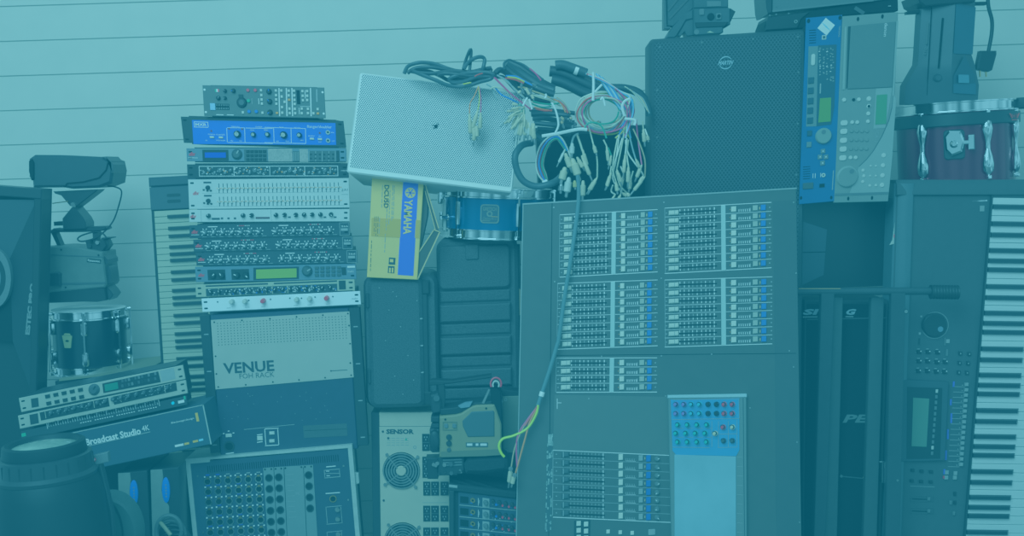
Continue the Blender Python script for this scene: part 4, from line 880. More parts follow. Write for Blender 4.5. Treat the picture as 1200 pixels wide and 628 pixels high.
def camcorder():
    z = zm(500, 430, 4.486)
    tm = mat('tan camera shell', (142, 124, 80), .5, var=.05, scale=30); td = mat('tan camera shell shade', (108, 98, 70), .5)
    fr = Fr((515, 488), (587, 488), (515, 556), -.14); 
    t = thing('shoulder_camera', 'tan shoulder video camera on the small mixer case, lens to the left', 'camera', fr.W(36, fr.L(550, 562)[1], -20))
    P = [z(68, 262), z(150, 254), z(182, 246), z(212, 226), z(242, 208), z(262, 203), z(355, 200), z(362, 215), z(392, 300), z(392, 462), z(300, 468), z(68, 475)]
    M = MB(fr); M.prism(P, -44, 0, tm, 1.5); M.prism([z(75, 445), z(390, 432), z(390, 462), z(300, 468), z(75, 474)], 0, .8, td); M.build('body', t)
    M = MB(fr); M.prism([z(188, 285), z(236, 236), z(350, 230), z(356, 240), z(356, 366), z(216, 368), z(190, 312)], 0, 1.6, mat('dark side cover', (66, 72, 76), .6), 1)
    M.build('side_cover', t)
    M = MB(fr); M.rect(*z(206, 397), *z(322, 421), 0, .8, G1, .2)
    for a, b in ((212, 240), (258, 272), (282, 316)): M.rect(*z(a, 402), *z(b, 414), .7, 1.0, PW)
    M.build('nameplate', t)
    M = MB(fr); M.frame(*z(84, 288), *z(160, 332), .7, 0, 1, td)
    for x in (102, 145): M.rrect(*z(x, 310), 4.5, 5, 1, 0, 1.8, G2, .4)
    M.build('switch_plate', t)
    for y in (372, 405): M = MB(fr); M.cyl(*z(117, y), 3.5, 0, 3, KS, 3, 16, b=.6); M.build('knob', t)
    M = MB(fr); M.cyl(*z(117, 437), 2.5, 0, 2, G1, seg=14, b=.4); M.build('knob', t)
    M = MB(fr)
    for x, y in ((98, 276), (97, 464), (313, 218), (312, 455)): M.cyl(*z(x, y), 1.3, 0, .7, KD, seg=8)
    M.build('screw', t)
    M = MB(fr); M.prism([z(15, 330), z(30, 325), z(66, 330), z(66, 450), z(30, 452), z(15, 440)], -40, -4, KS, 2); M.cyl(*z(40, 390), 7, -6, 2, K, 6, 20, ry=13, b=1.5); M.prism([z(22, 262), z(66, 262), z(66, 292), z(22, 290)], -30, -6, K, 1); M.prism([z(25, 300), z(66, 296), z(66, 322), z(25, 322)], -28, -8, KS, 1); M.build('lens_mount', t)
    M = MB(fr); M.prism([z(72, 222), z(150, 214), z(240, 190), z(342, 180), z(345, 200), z(250, 205), z(215, 228), z(160, 248), z(72, 252)], -40, -6, K, 1)
    M.prism([z(165, 205), z(200, 188), z(240, 182), z(225, 210), z(180, 216)], -8, -3, mat('pale blue foil', (130, 150, 165), .3, .4)); M.prism([z(290, 190), z(325, 115), z(334, 118), z(302, 192)], -9, -5, ST); M.prism([z(330, 95), z(390, 130), z(398, 300), z(385, 300), z(362, 215), z(345, 200)], -38, -4, KD, 1); M.build('top_plate', t)
    M = MB(fr); M.prism([z(14, 76), z(30, 70), z(132, 74), z(340, 44), z(340, 58), z(132, 88), z(90, 92), z(86, 96), z(14, 98)], -30, -14, K, 1); M.prism([z(60, 96), z(90, 92), z(95, 150), z(92, 225), z(70, 225), z(66, 150)], -30, -14, K)
    M.prism([z(20, 150), z(60, 140), z(78, 170), z(78, 240), z(30, 250), z(18, 200)], -34, -10, KS, 2); M.cyl(*z(52, 165), 3.6, -10, -6, G1, seg=14); M.build('carrying_handle', t)
    M = MB(fr); x, y = fr.L(*z(364, 92)); M.sweep([fr.W(x + 6.2 * math.cos(a), y + 7 * math.sin(a), -4 + 1.5 * math.sin(a)) for a in [math.radians(150 + 240 * k / 9) for k in range(10)]], 1.1 * fr.s, RED, 8, 4)
    M.sweep([fr.W(x + 3.6 * math.cos(a), y + 1 + 4.5 * math.sin(a), -3) for a in [math.radians(150 + 240 * k / 9) for k in range(10)]], .9 * fr.s, W2, 8, 4); M.build('strap_loop', t)
    M = MB(fr); M.prism([z(195, 515), z(215, 482), z(290, 474), z(395, 470), z(425, 495), z(425, 545), z(300, 562), z(205, 560)], -46, -2, KV, 4); M.build('shoulder_pad', t)
    M = MB(fr); M.prism([z(60, 478), z(196, 478), z(196, 545), z(150, 570), z(60, 572)], -40, -6, KS, 1)
    for k in range(3): M.line(*z(85, 490 + k * 14), *z(185, 486 + k * 14), 1.4, -6, -4.8, G2)
    for k in range(16): M.cyl(*z(R_.uniform(5, 185), R_.uniform(500, 580)), R_.uniform(1, 2.4), -12, R_.uniform(-5, -2), R_.choice([K, KS, ST, G1]), seg=10)
    M.prism([z(-5, 480), z(60, 478), z(60, 590), z(5, 590)], -30, -10, K, 1); M.build('base_plate', t)
camcorder()

def tan_box():
    z = zm(500, 430, 4.486)
    fr = Fr(z(400, 154), z(520, 150), z(402, 456), -.02); H = fr.L(590, 531)[1]
    om = mat('olive tan enclosure', (112, 108, 88), .5, var=.05, scale=30)
    M = MB(fr, False); Hf = H
    M.poly([(0, 0), (25, 0), (25, Hf), (0, Hf)], -24, 0, om, .8)
    o = thing('equipment_enclosure', 'olive-tan metal box half hidden between the shoulder camera and the mixing console', 'box', fr.W(12, to_floor(fr), -12))
    M.build('enclosure', o)
    M = MB(fr)
    for x, y in ((415, 172), (418, 442)): M.ring(*z(x, y), 1.9, 1.0, 0, .8, ST, 12)
    M.build('screw', o)
    M = MB(fr, False); M.poly([(-2, -8), (25, -4), (25, 0), (-1, 0)], -24, 0, K, .6); M.build('top_cover', o)
    M = MB(fr, False); M.poly([(0, Hf), (25, Hf), (25, to_floor(fr)), (0, to_floor(fr))], -24, -1, KS); M.build('pedestal', o)
tan_box()

def small_case():
    z = zm(515, 550, 8.05)
    fr = Fr(z(90, 140), z(725, 216), z(92, 700), -.15); Wd = fr.W_; H = to_floor(fr); fr.H_ = H
    t = thing('mixer_case', 'small black road case with rows of sockets and knobs, below the shoulder camera', 'case', fr.W(Wd / 2, H, -20))
    M = MB(fr, False); M.poly([(0, 0), (Wd, 0), (Wd, H), (0, H)], -56, -4, KV, 1); M.rect(0, 0, Wd, 7, -56, 2, KV, 1); M.rect(0, 7, 6, H, -56, 2, KS, 1); M.rect(0, 0, 10, 3, 0, 2.8, G3, .6); M.build('case_body', t)
    M = MB(fr, False); M.rect(11, 8.5, Wd, H - 4, -4, -2, mat('navy rack panel'))
    for r in range(8):
        y = 22 + r * 14.0; M.line(12, y + 1.8, Wd, y + 1.8 - 1.5, .7, -2, -1.5, PG)
        M.rect(13, y - 9, 23, y - 1, -2, -1.6, KD); M.line(34.5, y - 9, 34.5, y, .5, -2, -1.5, PW); M.line(35.5, y - 7, 35.5, y - 3, 1, -2, -1.5, PG); M.rect(39.5, y - 10, 47.5, y + 1, -2, -1.4, G3)
        for k in range(12): M.box(50 + k * 2.1 + R_.uniform(-.5, .5), y - 3 + R_.uniform(-5, 4), .9, .7, -2, -1.6, R_.choice([PG, PW, BLUE]))
    M.build('panel', t)
    for r in range(8):
        y = 16 + r * 14.0
        MB(fr, False).ring(28, y, 2.9, 1.4, -2, .2, BR, 16).cyl(28, y, 1.4, -2, -1, KD, seg=10).box(26.5, y + 3.6, 2.4, 1, -2, -1, BLUE).build('jack_socket', t)
        N = MB(fr, False); N.cyl(43.4, y + .8, 3.2, -1.4, 3, G2, 2.6, 14, b=.5); N.build('knob', t)
        for k in range(4): N = MB(fr, False); N.cyl(52 + k * 7.5, y - 2 + k * .4, 2.4, -2, 3, KS, 2, 12, b=.4); N.cyl(52 + k * 7.5 + 3.6, y + 1.6 + k * .3, 1.3, -2, 1, RED if k % 4 else BLUE, seg=10); N.build('knob', t)
small_case()
# ------------------------------------------------------------------ mixing console
def console():
    fr = Fr((613, 239), (933, 220.5), (605, 640), -.16, -.27); H = to_floor(fr, 160) - 3; fr.H_ = H
    pm = mat('console grey paint', (72, 69, 64), .55, var=.06, scale=25); dm = mat('console dark grey', (64, 62, 60), .55, var=.06, scale=25); lm = mat('console light grey', (90, 87, 80), .55, var=.04, scale=25)
    t = thing('mixing_console', 'huge grey mixing console standing on edge, with rows of white and blue buttons', 'mixing console', fr.W(160, H, -30))
    xr = fr.W_; xrb = fr.L(938.5, 628)[0]; xlb = fr.L(605, 628)[0]; yb = fr.L(605, 628)[1]
    def ex(x0, x1): return x0 + (x1 - x0) * H / yb
    P = [(0, 0), (xr, 0), (ex(xr, xrb), H), (ex(0, xlb), H)]
    M = MB(fr, False); M.poly(P, -48, 0, pm, .6)
    M.poly([(-.6, -.6), (xr + .5, -.6), (xr + .5, .9), (-.6, .9)], -48, .7, G3)
    M.poly([(-.4, 0), (.5, 0), (ex(0, xlb) + .5, H), (ex(0, xlb) - .4, H)], -40, .4, G3)
    M.build('body', t)
    M = MB(fr); k9 = KD
    M.line(647, 236, 643, 628, .8, 0, .3, k9); M.line(652, 416.5, 933, 414, .7, 0, .3, k9)
    M.prism([(650, 462.5), (784, 465), (784, 533), (648, 527)], 0, .5, lm)
    M.prism([(906, 236), (933, 234), (937, 628), (910, 628)], 0, .2, dm)
    for x, y in ((649, 243), (778, 237), (930, 237), (650, 330), (775, 326), (933, 320), (705, 417.5), (775, 417), (834, 415), (925, 411), (930, 430), (934, 518), (937, 612), (879, 478), (690, 467), (780, 464)): M.cyl(x, y, .9, 0, .7, ST, seg=8)
    M.line(653, 467, 653, 479, .7, .5, .8, PW); M.line(653, 472, 658, 472, .7, .5, .8, PW)
    M.build('seam_lines', t)
    # five banks: origin (left, centre y of the first row), slope, pitch, rows and the x positions of the pieces
    banks = [
        dict(x=656, y=257.2, sl=-.054, p=8.88, n=8, cap=(661, 670.5), slot=(672, 713), strip=(717, 722), w1=(728, 732.8), led=(736, 747), w2=(751, 755.8), bl=(759.6, 764.6), end=770.6, dot=768.8, dr=-.02),
        dict(x=779, y=249.6, sl=-.054, p=9.32, n=8, cap=(784, 795.5), slot=(796, 840), strip=(845, 850.2), w1=(857, 862.8), led=(866, 878.5), w2=(882.4, 888), bl=(892, 897.4), end=904, dot=902, dr=.02),
        dict(x=653.5, y=338, sl=-.036, p=9.38, n=8, cap=(659, 669.5), slot=(670, 711), strip=(715.8, 720.8), w1=(726.8, 731.6), led=(735, 747), w2=(750, 755), bl=(758.6, 763.6), end=770.6, dot=768, dr=-.02),
        dict(x=779, y=334, sl=-.03, p=9.55, n=8, cap=(784, 795.5), slot=(796, 840), strip=(845, 850.4), w1=(857, 862.8), led=(866, 878.5), w2=(882.4, 888), bl=(892.5, 898), end=905, dot=904, dr=.02),
        dict(x=652, y=425.5, sl=-.003, p=9.5, n=4, cap=(657.5, 668.5), slot=(669, 711), strip=(714.7, 719.7), w1=(726, 731.4), led=(735, 746), w2=(749.5, 755), bl=(758.6, 763.6), end=770, dot=768, dr=-.02)]
    cw = mat('cream fader cap', (212, 208, 188), .45); bw = mat('cream button', (222, 218, 198), .45); bb = mat('sky blue button', (40, 104, 205), .4)
    sm = mat('pale writing strip', (186, 202, 196), .5)
    for B in banks:
        x0 = B['x']; Y = lambda x, k: B['y'] + B['p'] * k + B['sl'] * (x - x0) + 0
        M = MB(fr); n = B['n']
        M.line(x0, Y(x0, -.62), B['end'], Y(B['end'], -.62), .7, 0, .35, PW); M.line(x0, Y(x0, n - .4), B['end'], Y(B['end'], n - .4), .8, 0, .35, PW)
        M.line(x0, Y(x0, -.62), x0 + B['dr'] * 40, Y(x0, n - .4), .5, 0, .35, PG)
        for k in range(n):
            d = B['dr'] * .5 * k
            if k: M.line(x0, Y(x0, k - .5), B['strip'][0], Y(B['strip'][0], k - .5), .45, 0, .3, PW); M.line(B['strip'][1], Y(B['strip'][1], k - .5), B['end'], Y(B['end'], k - .5), .5, 0, .3, PW)
            a, b = B['slot']; M.line(a, Y(a, k), b, Y(b, k), 1.5, 0, .4, KD)
            for j in range(9):
                xx = a + 1 + (b - a - 4) * j / 8 + R_.uniform(-.4, .4)
                M.line(xx, Y(xx, k) - 3.4, xx, Y(xx, k) - 1.1, .9, 0, .3, R_.choice([PW, PW, PG])); M.line(xx, Y(xx, k) + 1.1, xx, Y(xx, k) + 3.3, .9, 0, .3, R_.choice([PW, PG]))
            M.line(b - 3, Y(b, k) - 3.6, b - 3, Y(b, k) + 3.4, .8, 0, .35, PW)
            a, b = B['led']
            for j in range(6): xx = a + (b - a) * j / 5; M.line(xx, Y(xx, k) + .2, xx, Y(xx, k) + 3.2, .8, 0, .35, PW)
            M.line(a, Y(a, k) + .4, b, Y(b, k) + .4, .4, 0, .35, PG); M.line(b + .6, Y(b, k) - .6, b + .6, Y(b, k) + 3.4, .4, 0, .35, PW)
            M.cyl(B['dot'], Y(B['dot'], k), .9, 0, .6, PG, seg=6); M.cyl(x0 + 2, Y(x0, k), .8, 0, .6, PG, seg=6)
            M.cyl(B['w1'][0] - 1.4, Y(B['w1'][0], k), .5, 0, .5, ORA, seg=6); M.box(B['bl'][0] - 1.7, Y(B['bl'][0], k) + .3, 1.2, 3, 0, .5, mat('tan print', (190, 165, 120), .6))
        M.build('bank_markings', t)
        M = MB(fr); a, b = B['strip']; M.prism([(a, Y(a, -.6)), (b, Y(b, -.6)), (b + B['dr'] * 30, Y(b, n - .42)), (a + B['dr'] * 30, Y(a, n - .42))], 0, .7, sm, .2); M.build('writing_strip', t)
        for k in range(n):
            def bt(key, m, ht, nm, h): a, b = B[key]; button(fr, t, (a + b) / 2 + B['dr'] * k, Y((a + b) / 2, k) - .3, b - a, ht, m, h, nm)
            a, b = B['cap']; N = MB(fr); xx = (a + b) / 2; N.box(xx, Y(xx, k), b - a, 5.2, 0, 3.2, cw, 1.0); N.box(xx + .8, Y(xx, k), .6, 5, 3, 3.35, PG); N.build('fader_cap', t)
            bt('w1', bw, 6.2, 'select_button', 2); bt('w2', mat('grey cream button', (178, 176, 158), .45), 6, 'mute_button', 2); bt('bl', bb, 6.4, 'solo_button', 2)
    # master bank below, level the other way
    z = zm(640, 515, 5.556); sl = .04
    M = MB(fr)
    Yf = lambda x, k: 115 + 54.5 * k + (x - 485) * .045
    for k in range(9): M.line(*z(45, Yf(45, k) - 26), *z(830, Yf(830, k) - 26), .45 if 0 < k < 8 else .8, 0, .35, PW if k in (0, 8) else PG)
    M.line(*z(45, 65), *z(42, 495), .6, 0, .3, PG)
    for k in range(8):
        M.line(*z(150, Yf(150, k) + 2), *z(382, Yf(382, k) + 2), 1.5, 0, .4, KD)
        for j in range(10): xx = 160 + j * 23; M.line(*z(xx, Yf(xx, k) - 18), *z(xx, Yf(xx, k) - 6), .7, 0, .3, PG); M.line(*z(xx, Yf(xx, k) + 8), *z(xx, Yf(xx, k) + 20), .7, 0, .3, PG)
        M.line(*z(372, Yf(372, k) - 20), *z(372, Yf(372, k) + 22), .7, 0, .35, PW)
        for j in range(6): xx = 520 + j * 11; M.line(*z(xx, Yf(xx, k) + 6), *z(xx, Yf(xx, k) + 22), .5, 0, .35, PG)
        M.line(*z(518, Yf(518, k) + 22), *z(583, Yf(583, k) + 22), .35, 0, .3, PW); M.cyl(*z(67, Yf(67, k)), .8, 0, .6, PG, seg=6)
        M.box(*z(643, Yf(643, k)), 1, 2.6, 0, .5, mat('tan print'))
    M.build('bank_markings', t)
    for k in range(8):
        N = MB(fr); N.box(*z(125, Yf(125, k)), 8, 5, 0, 3, G1, 1); N.box(*z(112, Yf(112, k)), .9, 6.4, 2, 3.2, PG); N.build('fader_cap', t)
        button(fr, t, *z(486, Yf(486, k)), 5, 6.6, bw, 2, 'select_button'); button(fr, t, *z(617, Yf(617, k)), 4.8, 6.4, G3, 2, 'mute_button'); button(fr, t, *z(667, Yf(667, k)), 5.2, 7.2, mat('deep blue button', (20, 84, 190), .4), 2, 'solo_button')
        knob(fr, t, *z(724, Yf(724, k) + 3), 3.1, 4, G2, W1)
    M = MB(fr); M.rect(*z(182, 526), *z(287, 640), 0, .5, KS); M.build('button_block', t)
    for x, y in ((212, 547), (260, 551), (212, 592), (260, 597), (212, 637), (260, 642)): button(fr, t, *z(x, y), 5, 5.4, bw)
    for x, y in ((404, 600), (483, 605), (561, 609)): button(fr, t, *z(x, y), 4, 4.4, bw); 
    MB(fr).rrect(*z(688, 603), 8, 6.6, .8, 0, 1, G3, .3).build('display_window', t)
    # worn pale strip at the left edge
    wm = mat('worn pale label', (150, 160, 152), .6, var=.3, scale=120)
    M = MB(fr); M.prism([(642, 509), (647.5, 509), (646, 621), (639.5, 624)], 0, .4, G1); 
    for k in range(70):
        u = R_.random(); e = R_.choice([0, 1, R_.random()]); x = 642 - 2.5 * u + e * 5.6; y = 510 + u * 112; M.box(x, y, R_.uniform(.7, 1.8), R_.uniform(1, 4), .3, .6, wm)
    M.prism([(642.5, 509), (647.5, 509), (647, 522), (642, 522)], .3, .6, wm); M.build('worn_label', t)
    # blue knob module
    q = zm(775, 455, 3.63)
    mm_ = mat('module frame grey', (112, 116, 112), .5, var=.04, scale=25); bp = mat('module blue', (60, 140, 205), .45, var=.03, scale=20)
    P = [q(30, 34), q(362, 28), q(366, 1000), q(52, 1000)]
    M = MB(fr); M.prism(P, 0, 6, mm_, .8); M.prism([q(28, 30), q(364, 24), q(364, 38), q(28, 42)], 0, 7, mat('module rim', (180, 200, 205), .4), .5); M.line(*q(348, 40), *q(358, 1000), .6, 6, 6.4, PK)
    for k in range(9): M.line(*q(322, 292 + k * 40), *q(346, 294 + k * 40), .5, 6, 6.4, PG)
    M.build('module_frame', t)
    M = MB(fr); M.prism([q(40, 48), q(332, 42), q(332, 262), q(318, 288), q(62, 282), q(48, 265)], 5.5, 6.8, bp)
    for l in ((48, 48, 330, 45), (46, 133, 332, 128), (48, 250, 205, 252), (330, 45, 332, 128), (240, 252, 322, 250), (215, 140, 215, 250), (243, 140, 243, 250), (243, 195, 322, 193), (285, 140, 285, 250), (322, 135, 322, 250)): M.line(*q(*l[:2]), *q(*l[2:]), .5, 6.8, 7.1, PG)
    for r in (172, 210): 
        for c in range(4): M.line(*q(70 + c * 41, r - 2), *q(95 + c * 41, r - 2), .4, 6.8, 7.1, PG)
    M.build('module_panel', t)
    M = MB(fr); M.prism([q(56, 282), q(318, 290), q(318, 1000), q(58, 1000)], 5.5, 7.2, mat('pale blue screen', (140, 172, 186), .25, var=.2, scale=5), .4); M.build('screen', t)
    kt = mat('teal knob cap', (30, 180, 170), .4); cols = dict(p=mat('violet knob cap', (140, 100, 190), .4), c=mat('cyan knob cap', (60, 180, 210), .4), k=K, r=RED, t=kt, y=mat('cream knob cap', (220, 205, 160), .4), g=G1)
    L_ = []
    for y in (68, 107): L_ += [(x, y, c) for x, c in zip((62, 96, 128, 162, 199, 235, 267, 302), 'ppcckkrr')]
    for y, xs in ((155, (70, 111, 152, 194)), (191, (62, 104, 145, 186)), (228, (70, 111, 152, 193))): L_ += [(x, y, 't') for x in xs]
    L_ += [(229, 192, 'y'), (263, 165, 'r'), (303, 165, 'y'), (265, 223, 'g'), (303, 223, 'g')]
    for x, y, c in L_:
        N = MB(fr); N.cyl(*q(x, y), 2.6, 6.6, 12, K, 2.0, 14, b=.4); N.cyl(*q(x - 4, y), 1.8, 12, 12.6, cols[c], seg=12); N.ring(*q(x, y), 3.2, 2.4, 6.6, 7.6, cols[c], 14); N.build('knob', t)
console()
# ------------------------------------------------------------------ right side
def grille_speaker():
    z = zm(740, 0, 2.618)
    fr = Fr(z(55, 120), z(536, 88), z(55, 640), .12); Wd = fr.W_; H = to_floor(fr, 90); fr.H_ = H
    t = thing('loudspeaker', 'big black loudspeaker with fine metal grille and round logo, behind the console', 'loudspeaker', fr.W(Wd / 2, H, -60))
    M = MB(fr, False); P = rr(0, 0, Wd, H, 5)
    M.loft([[(x, y, -60) for x, y in shrink(P, 2)], [(x, y, -4) for x, y in P], [(x, y, 0) for x, y in shrink(P, 2.5)]], mat('black speaker paint', (40, 41, 45), .55, var=.15, bump=.3, scale=200)); M.build('cabinet', t)
    gm = mat('black mesh grille', (62, 64, 70), .5, .1, holes=(4.2, 5.4, 1.3, (6, 7, 10)))
    M = MB(fr, False); M.poly(rr(6, 5, Wd - 6, H - 30, 2), -1, 1.2, gm)
    for x, y in ((12, 10), (Wd / 3, 8), (Wd * .66, 8), (Wd - 10, 9), (9, 60), (9, 115), (Wd - 9, 50), (Wd - 9, 110), (Wd - 10, 170)): M.cyl(x, y, 1.2, 1, 2, G2, seg=8)
    M.build('grille', t)
    M = MB(fr); lm = mat('silver logo', (170, 185, 195), .35, .3)
    cx, cy = z(288, 193); x, y = fr.L(cx, cy); N = MB(fr, False)
    for a0, a1 in ((-170, -30), (20, 165)):
        pts = [(math.radians(a0 + (a1 - a0) * k / 14), .35 + .85 * math.sin(math.pi * k / 14)) for k in range(15)]
        outer = [(x + 7.6 * math.cos(a), y + 7.6 * math.sin(a)) for a, w in pts]; inner = [(x + (7.6 - w) * math.cos(a), y + (7.6 - w) * math.sin(a)) for a, w in pts][::-1]
        N.poly(outer + inner, 1.2, 2.2, lm)
    N.text('MARTIN', x, y, 4.6, 2.4, lm, 17, bold=.03, shear=.35); N.build('logo', t)
grille_speaker()

def moving_head():
    z = zm(765, 0, 6.28)
    fr = Fr((779, 0), (862, -5), (779, 44), .2); fr.H_ = 44
    m1 = mat('dusty black casting', (50, 58, 62), .5, var=.15, scale=40)
    t = thing('moving_light', 'black moving stage light with yoke standing on the grille speaker', 'stage light', fr.W(40, 44, -20))
    M = MB(fr); M.prism([z(85, -60), z(95, -60), z(104, 195), z(130, 195), z(130, 212), z(84, 212)], -26, -6, G1, .5); M.prism([z(104, -60), z(300, -60), z(300, 60), z(150, 195), z(104, 190)], -22, -9, m1, 1)
    M.prism([z(150, 195), z(245, 95), z(300, 65), z(300, 140), z(248, 150), z(180, 262), z(160, 280), z(95, 282)], -30, 0, m1, 1.5); M.prism([z(180, 262), z(240, 155), z(300, 130), z(300, 262), z(250, 268), z(235, 235), z(205, 270)], -26, -2, m1, 1)
    for a in (((112, 80), (200, -30)), ((120, 140), (260, -10))): M.line(*z(*a[0]), *z(*a[1]), 2.2, -9, -7.5, G1)
    M.build('yoke', t)
    M = MB(fr); M.prism([z(300, 62), z(556, 55), z(572, 62), z(572, 180), z(520, 195), z(520, 238), z(500, 250), z(335, 262), z(300, 255)], -30, 2, m1, 1.5)
    M.prism([z(572, 60), z(610, 84), z(560, 188), z(540, 196)], -26, 0, K, 1); M.prism([z(310, 165), z(560, 160), z(530, 196), z(320, 205)], 0, 3.4, K, .8)
    M.build('base', t)
    M = MB(fr); M.prism([z(300, -60), z(556, -60), z(556, 54), z(300, 60)], -30, 0, m1, 1); M.prism([z(398, 8), z(500, 8), z(502, 44), z(400, 48)], 0, .8, G2); M.build('head', t)
    M = MB(fr); M.cyl(*z(428, 122), 4.2, 0, 4, KD, seg=20, b=.6); M.build('power_inlet', t)
    M = MB(fr); M.rrect(*z(362, 88), 6, 7.5, 1.5, 0, 4, G2, .8); M.build('control_socket', t)
    M = MB(fr); M.rrect(*z(487, 120), 6.5, 7.5, 1.5, 0, 4, G2, .8); M.cyl(*z(487, 118), 2.2, 4, 4.4, KD, seg=12); M.build('control_socket', t)
    M = MB(fr); M.prism([z(398, 240), z(420, 228), z(450, 240)], 2.0, 3.0, mat('yellowish sticker', (190, 190, 150), .6)); M.cyl(*z(322, 235), 3, 0, 2.6, G2, seg=14); M.build('sticker', t)
moving_head()

def top_case():
    z = zm(885, 0, 6.667)
    fr = Fr(z(80, 30), z(1120, -40), z(75, 240), .16); fr.H_ = 30
    t = thing('equipment_case', 'black rack case with grey front at the top edge, resting on the upended units', 'case', fr.W(80, 20, -20))
    M = MB(fr); M.prism([z(78, -80), z(135, -80), z(130, 100), z(100, 108), z(88, 60)], -60, 3, KS, 1); M.prism([z(135, -80), z(1112, -80), z(1112, -20), z(925, 8), z(135, 92)], -60, 0, mat('case front grey', (84, 88, 88), .5), .5); M.build('case_body', t)
    M = MB(fr); M.prism([z(135, 78), z(925, -2), z(925, 8), z(135, 94)], 0, .8, G2); M.build('front_edge', t)
    M = MB(fr); M.prism([z(930, -40), z(1115, -60), z(1118, 45), z(1118, 85), z(700, 122), z(400, 150), z(395, 220), z(75, 240), z(74, 205), z(102, 130), z(420, 88), z(930, 4)], -56, -3, KD, 1)
    M.prism([z(100, 130), z(430, 90), z(360, 150), z(330, 220), z(78, 238)], -50, -1, K, 1)
    for x, y in ((305, 62), (165, 112), (115, 120), (262, 105), (165, 48)): M.cyl(*z(x, y), .9, -3, 1, G2, seg=8)
    M.ring(*z(318, 168), 2, 1.2, -1, .4, ST, 12); M.line(*z(780, 60), *z(850, 105), 4, -3, -1.5, G1); M.line(*z(1040, 48), *z(1060, 46), 1, -3, -1, ST); M.build('lower_frame', t)
top_case()

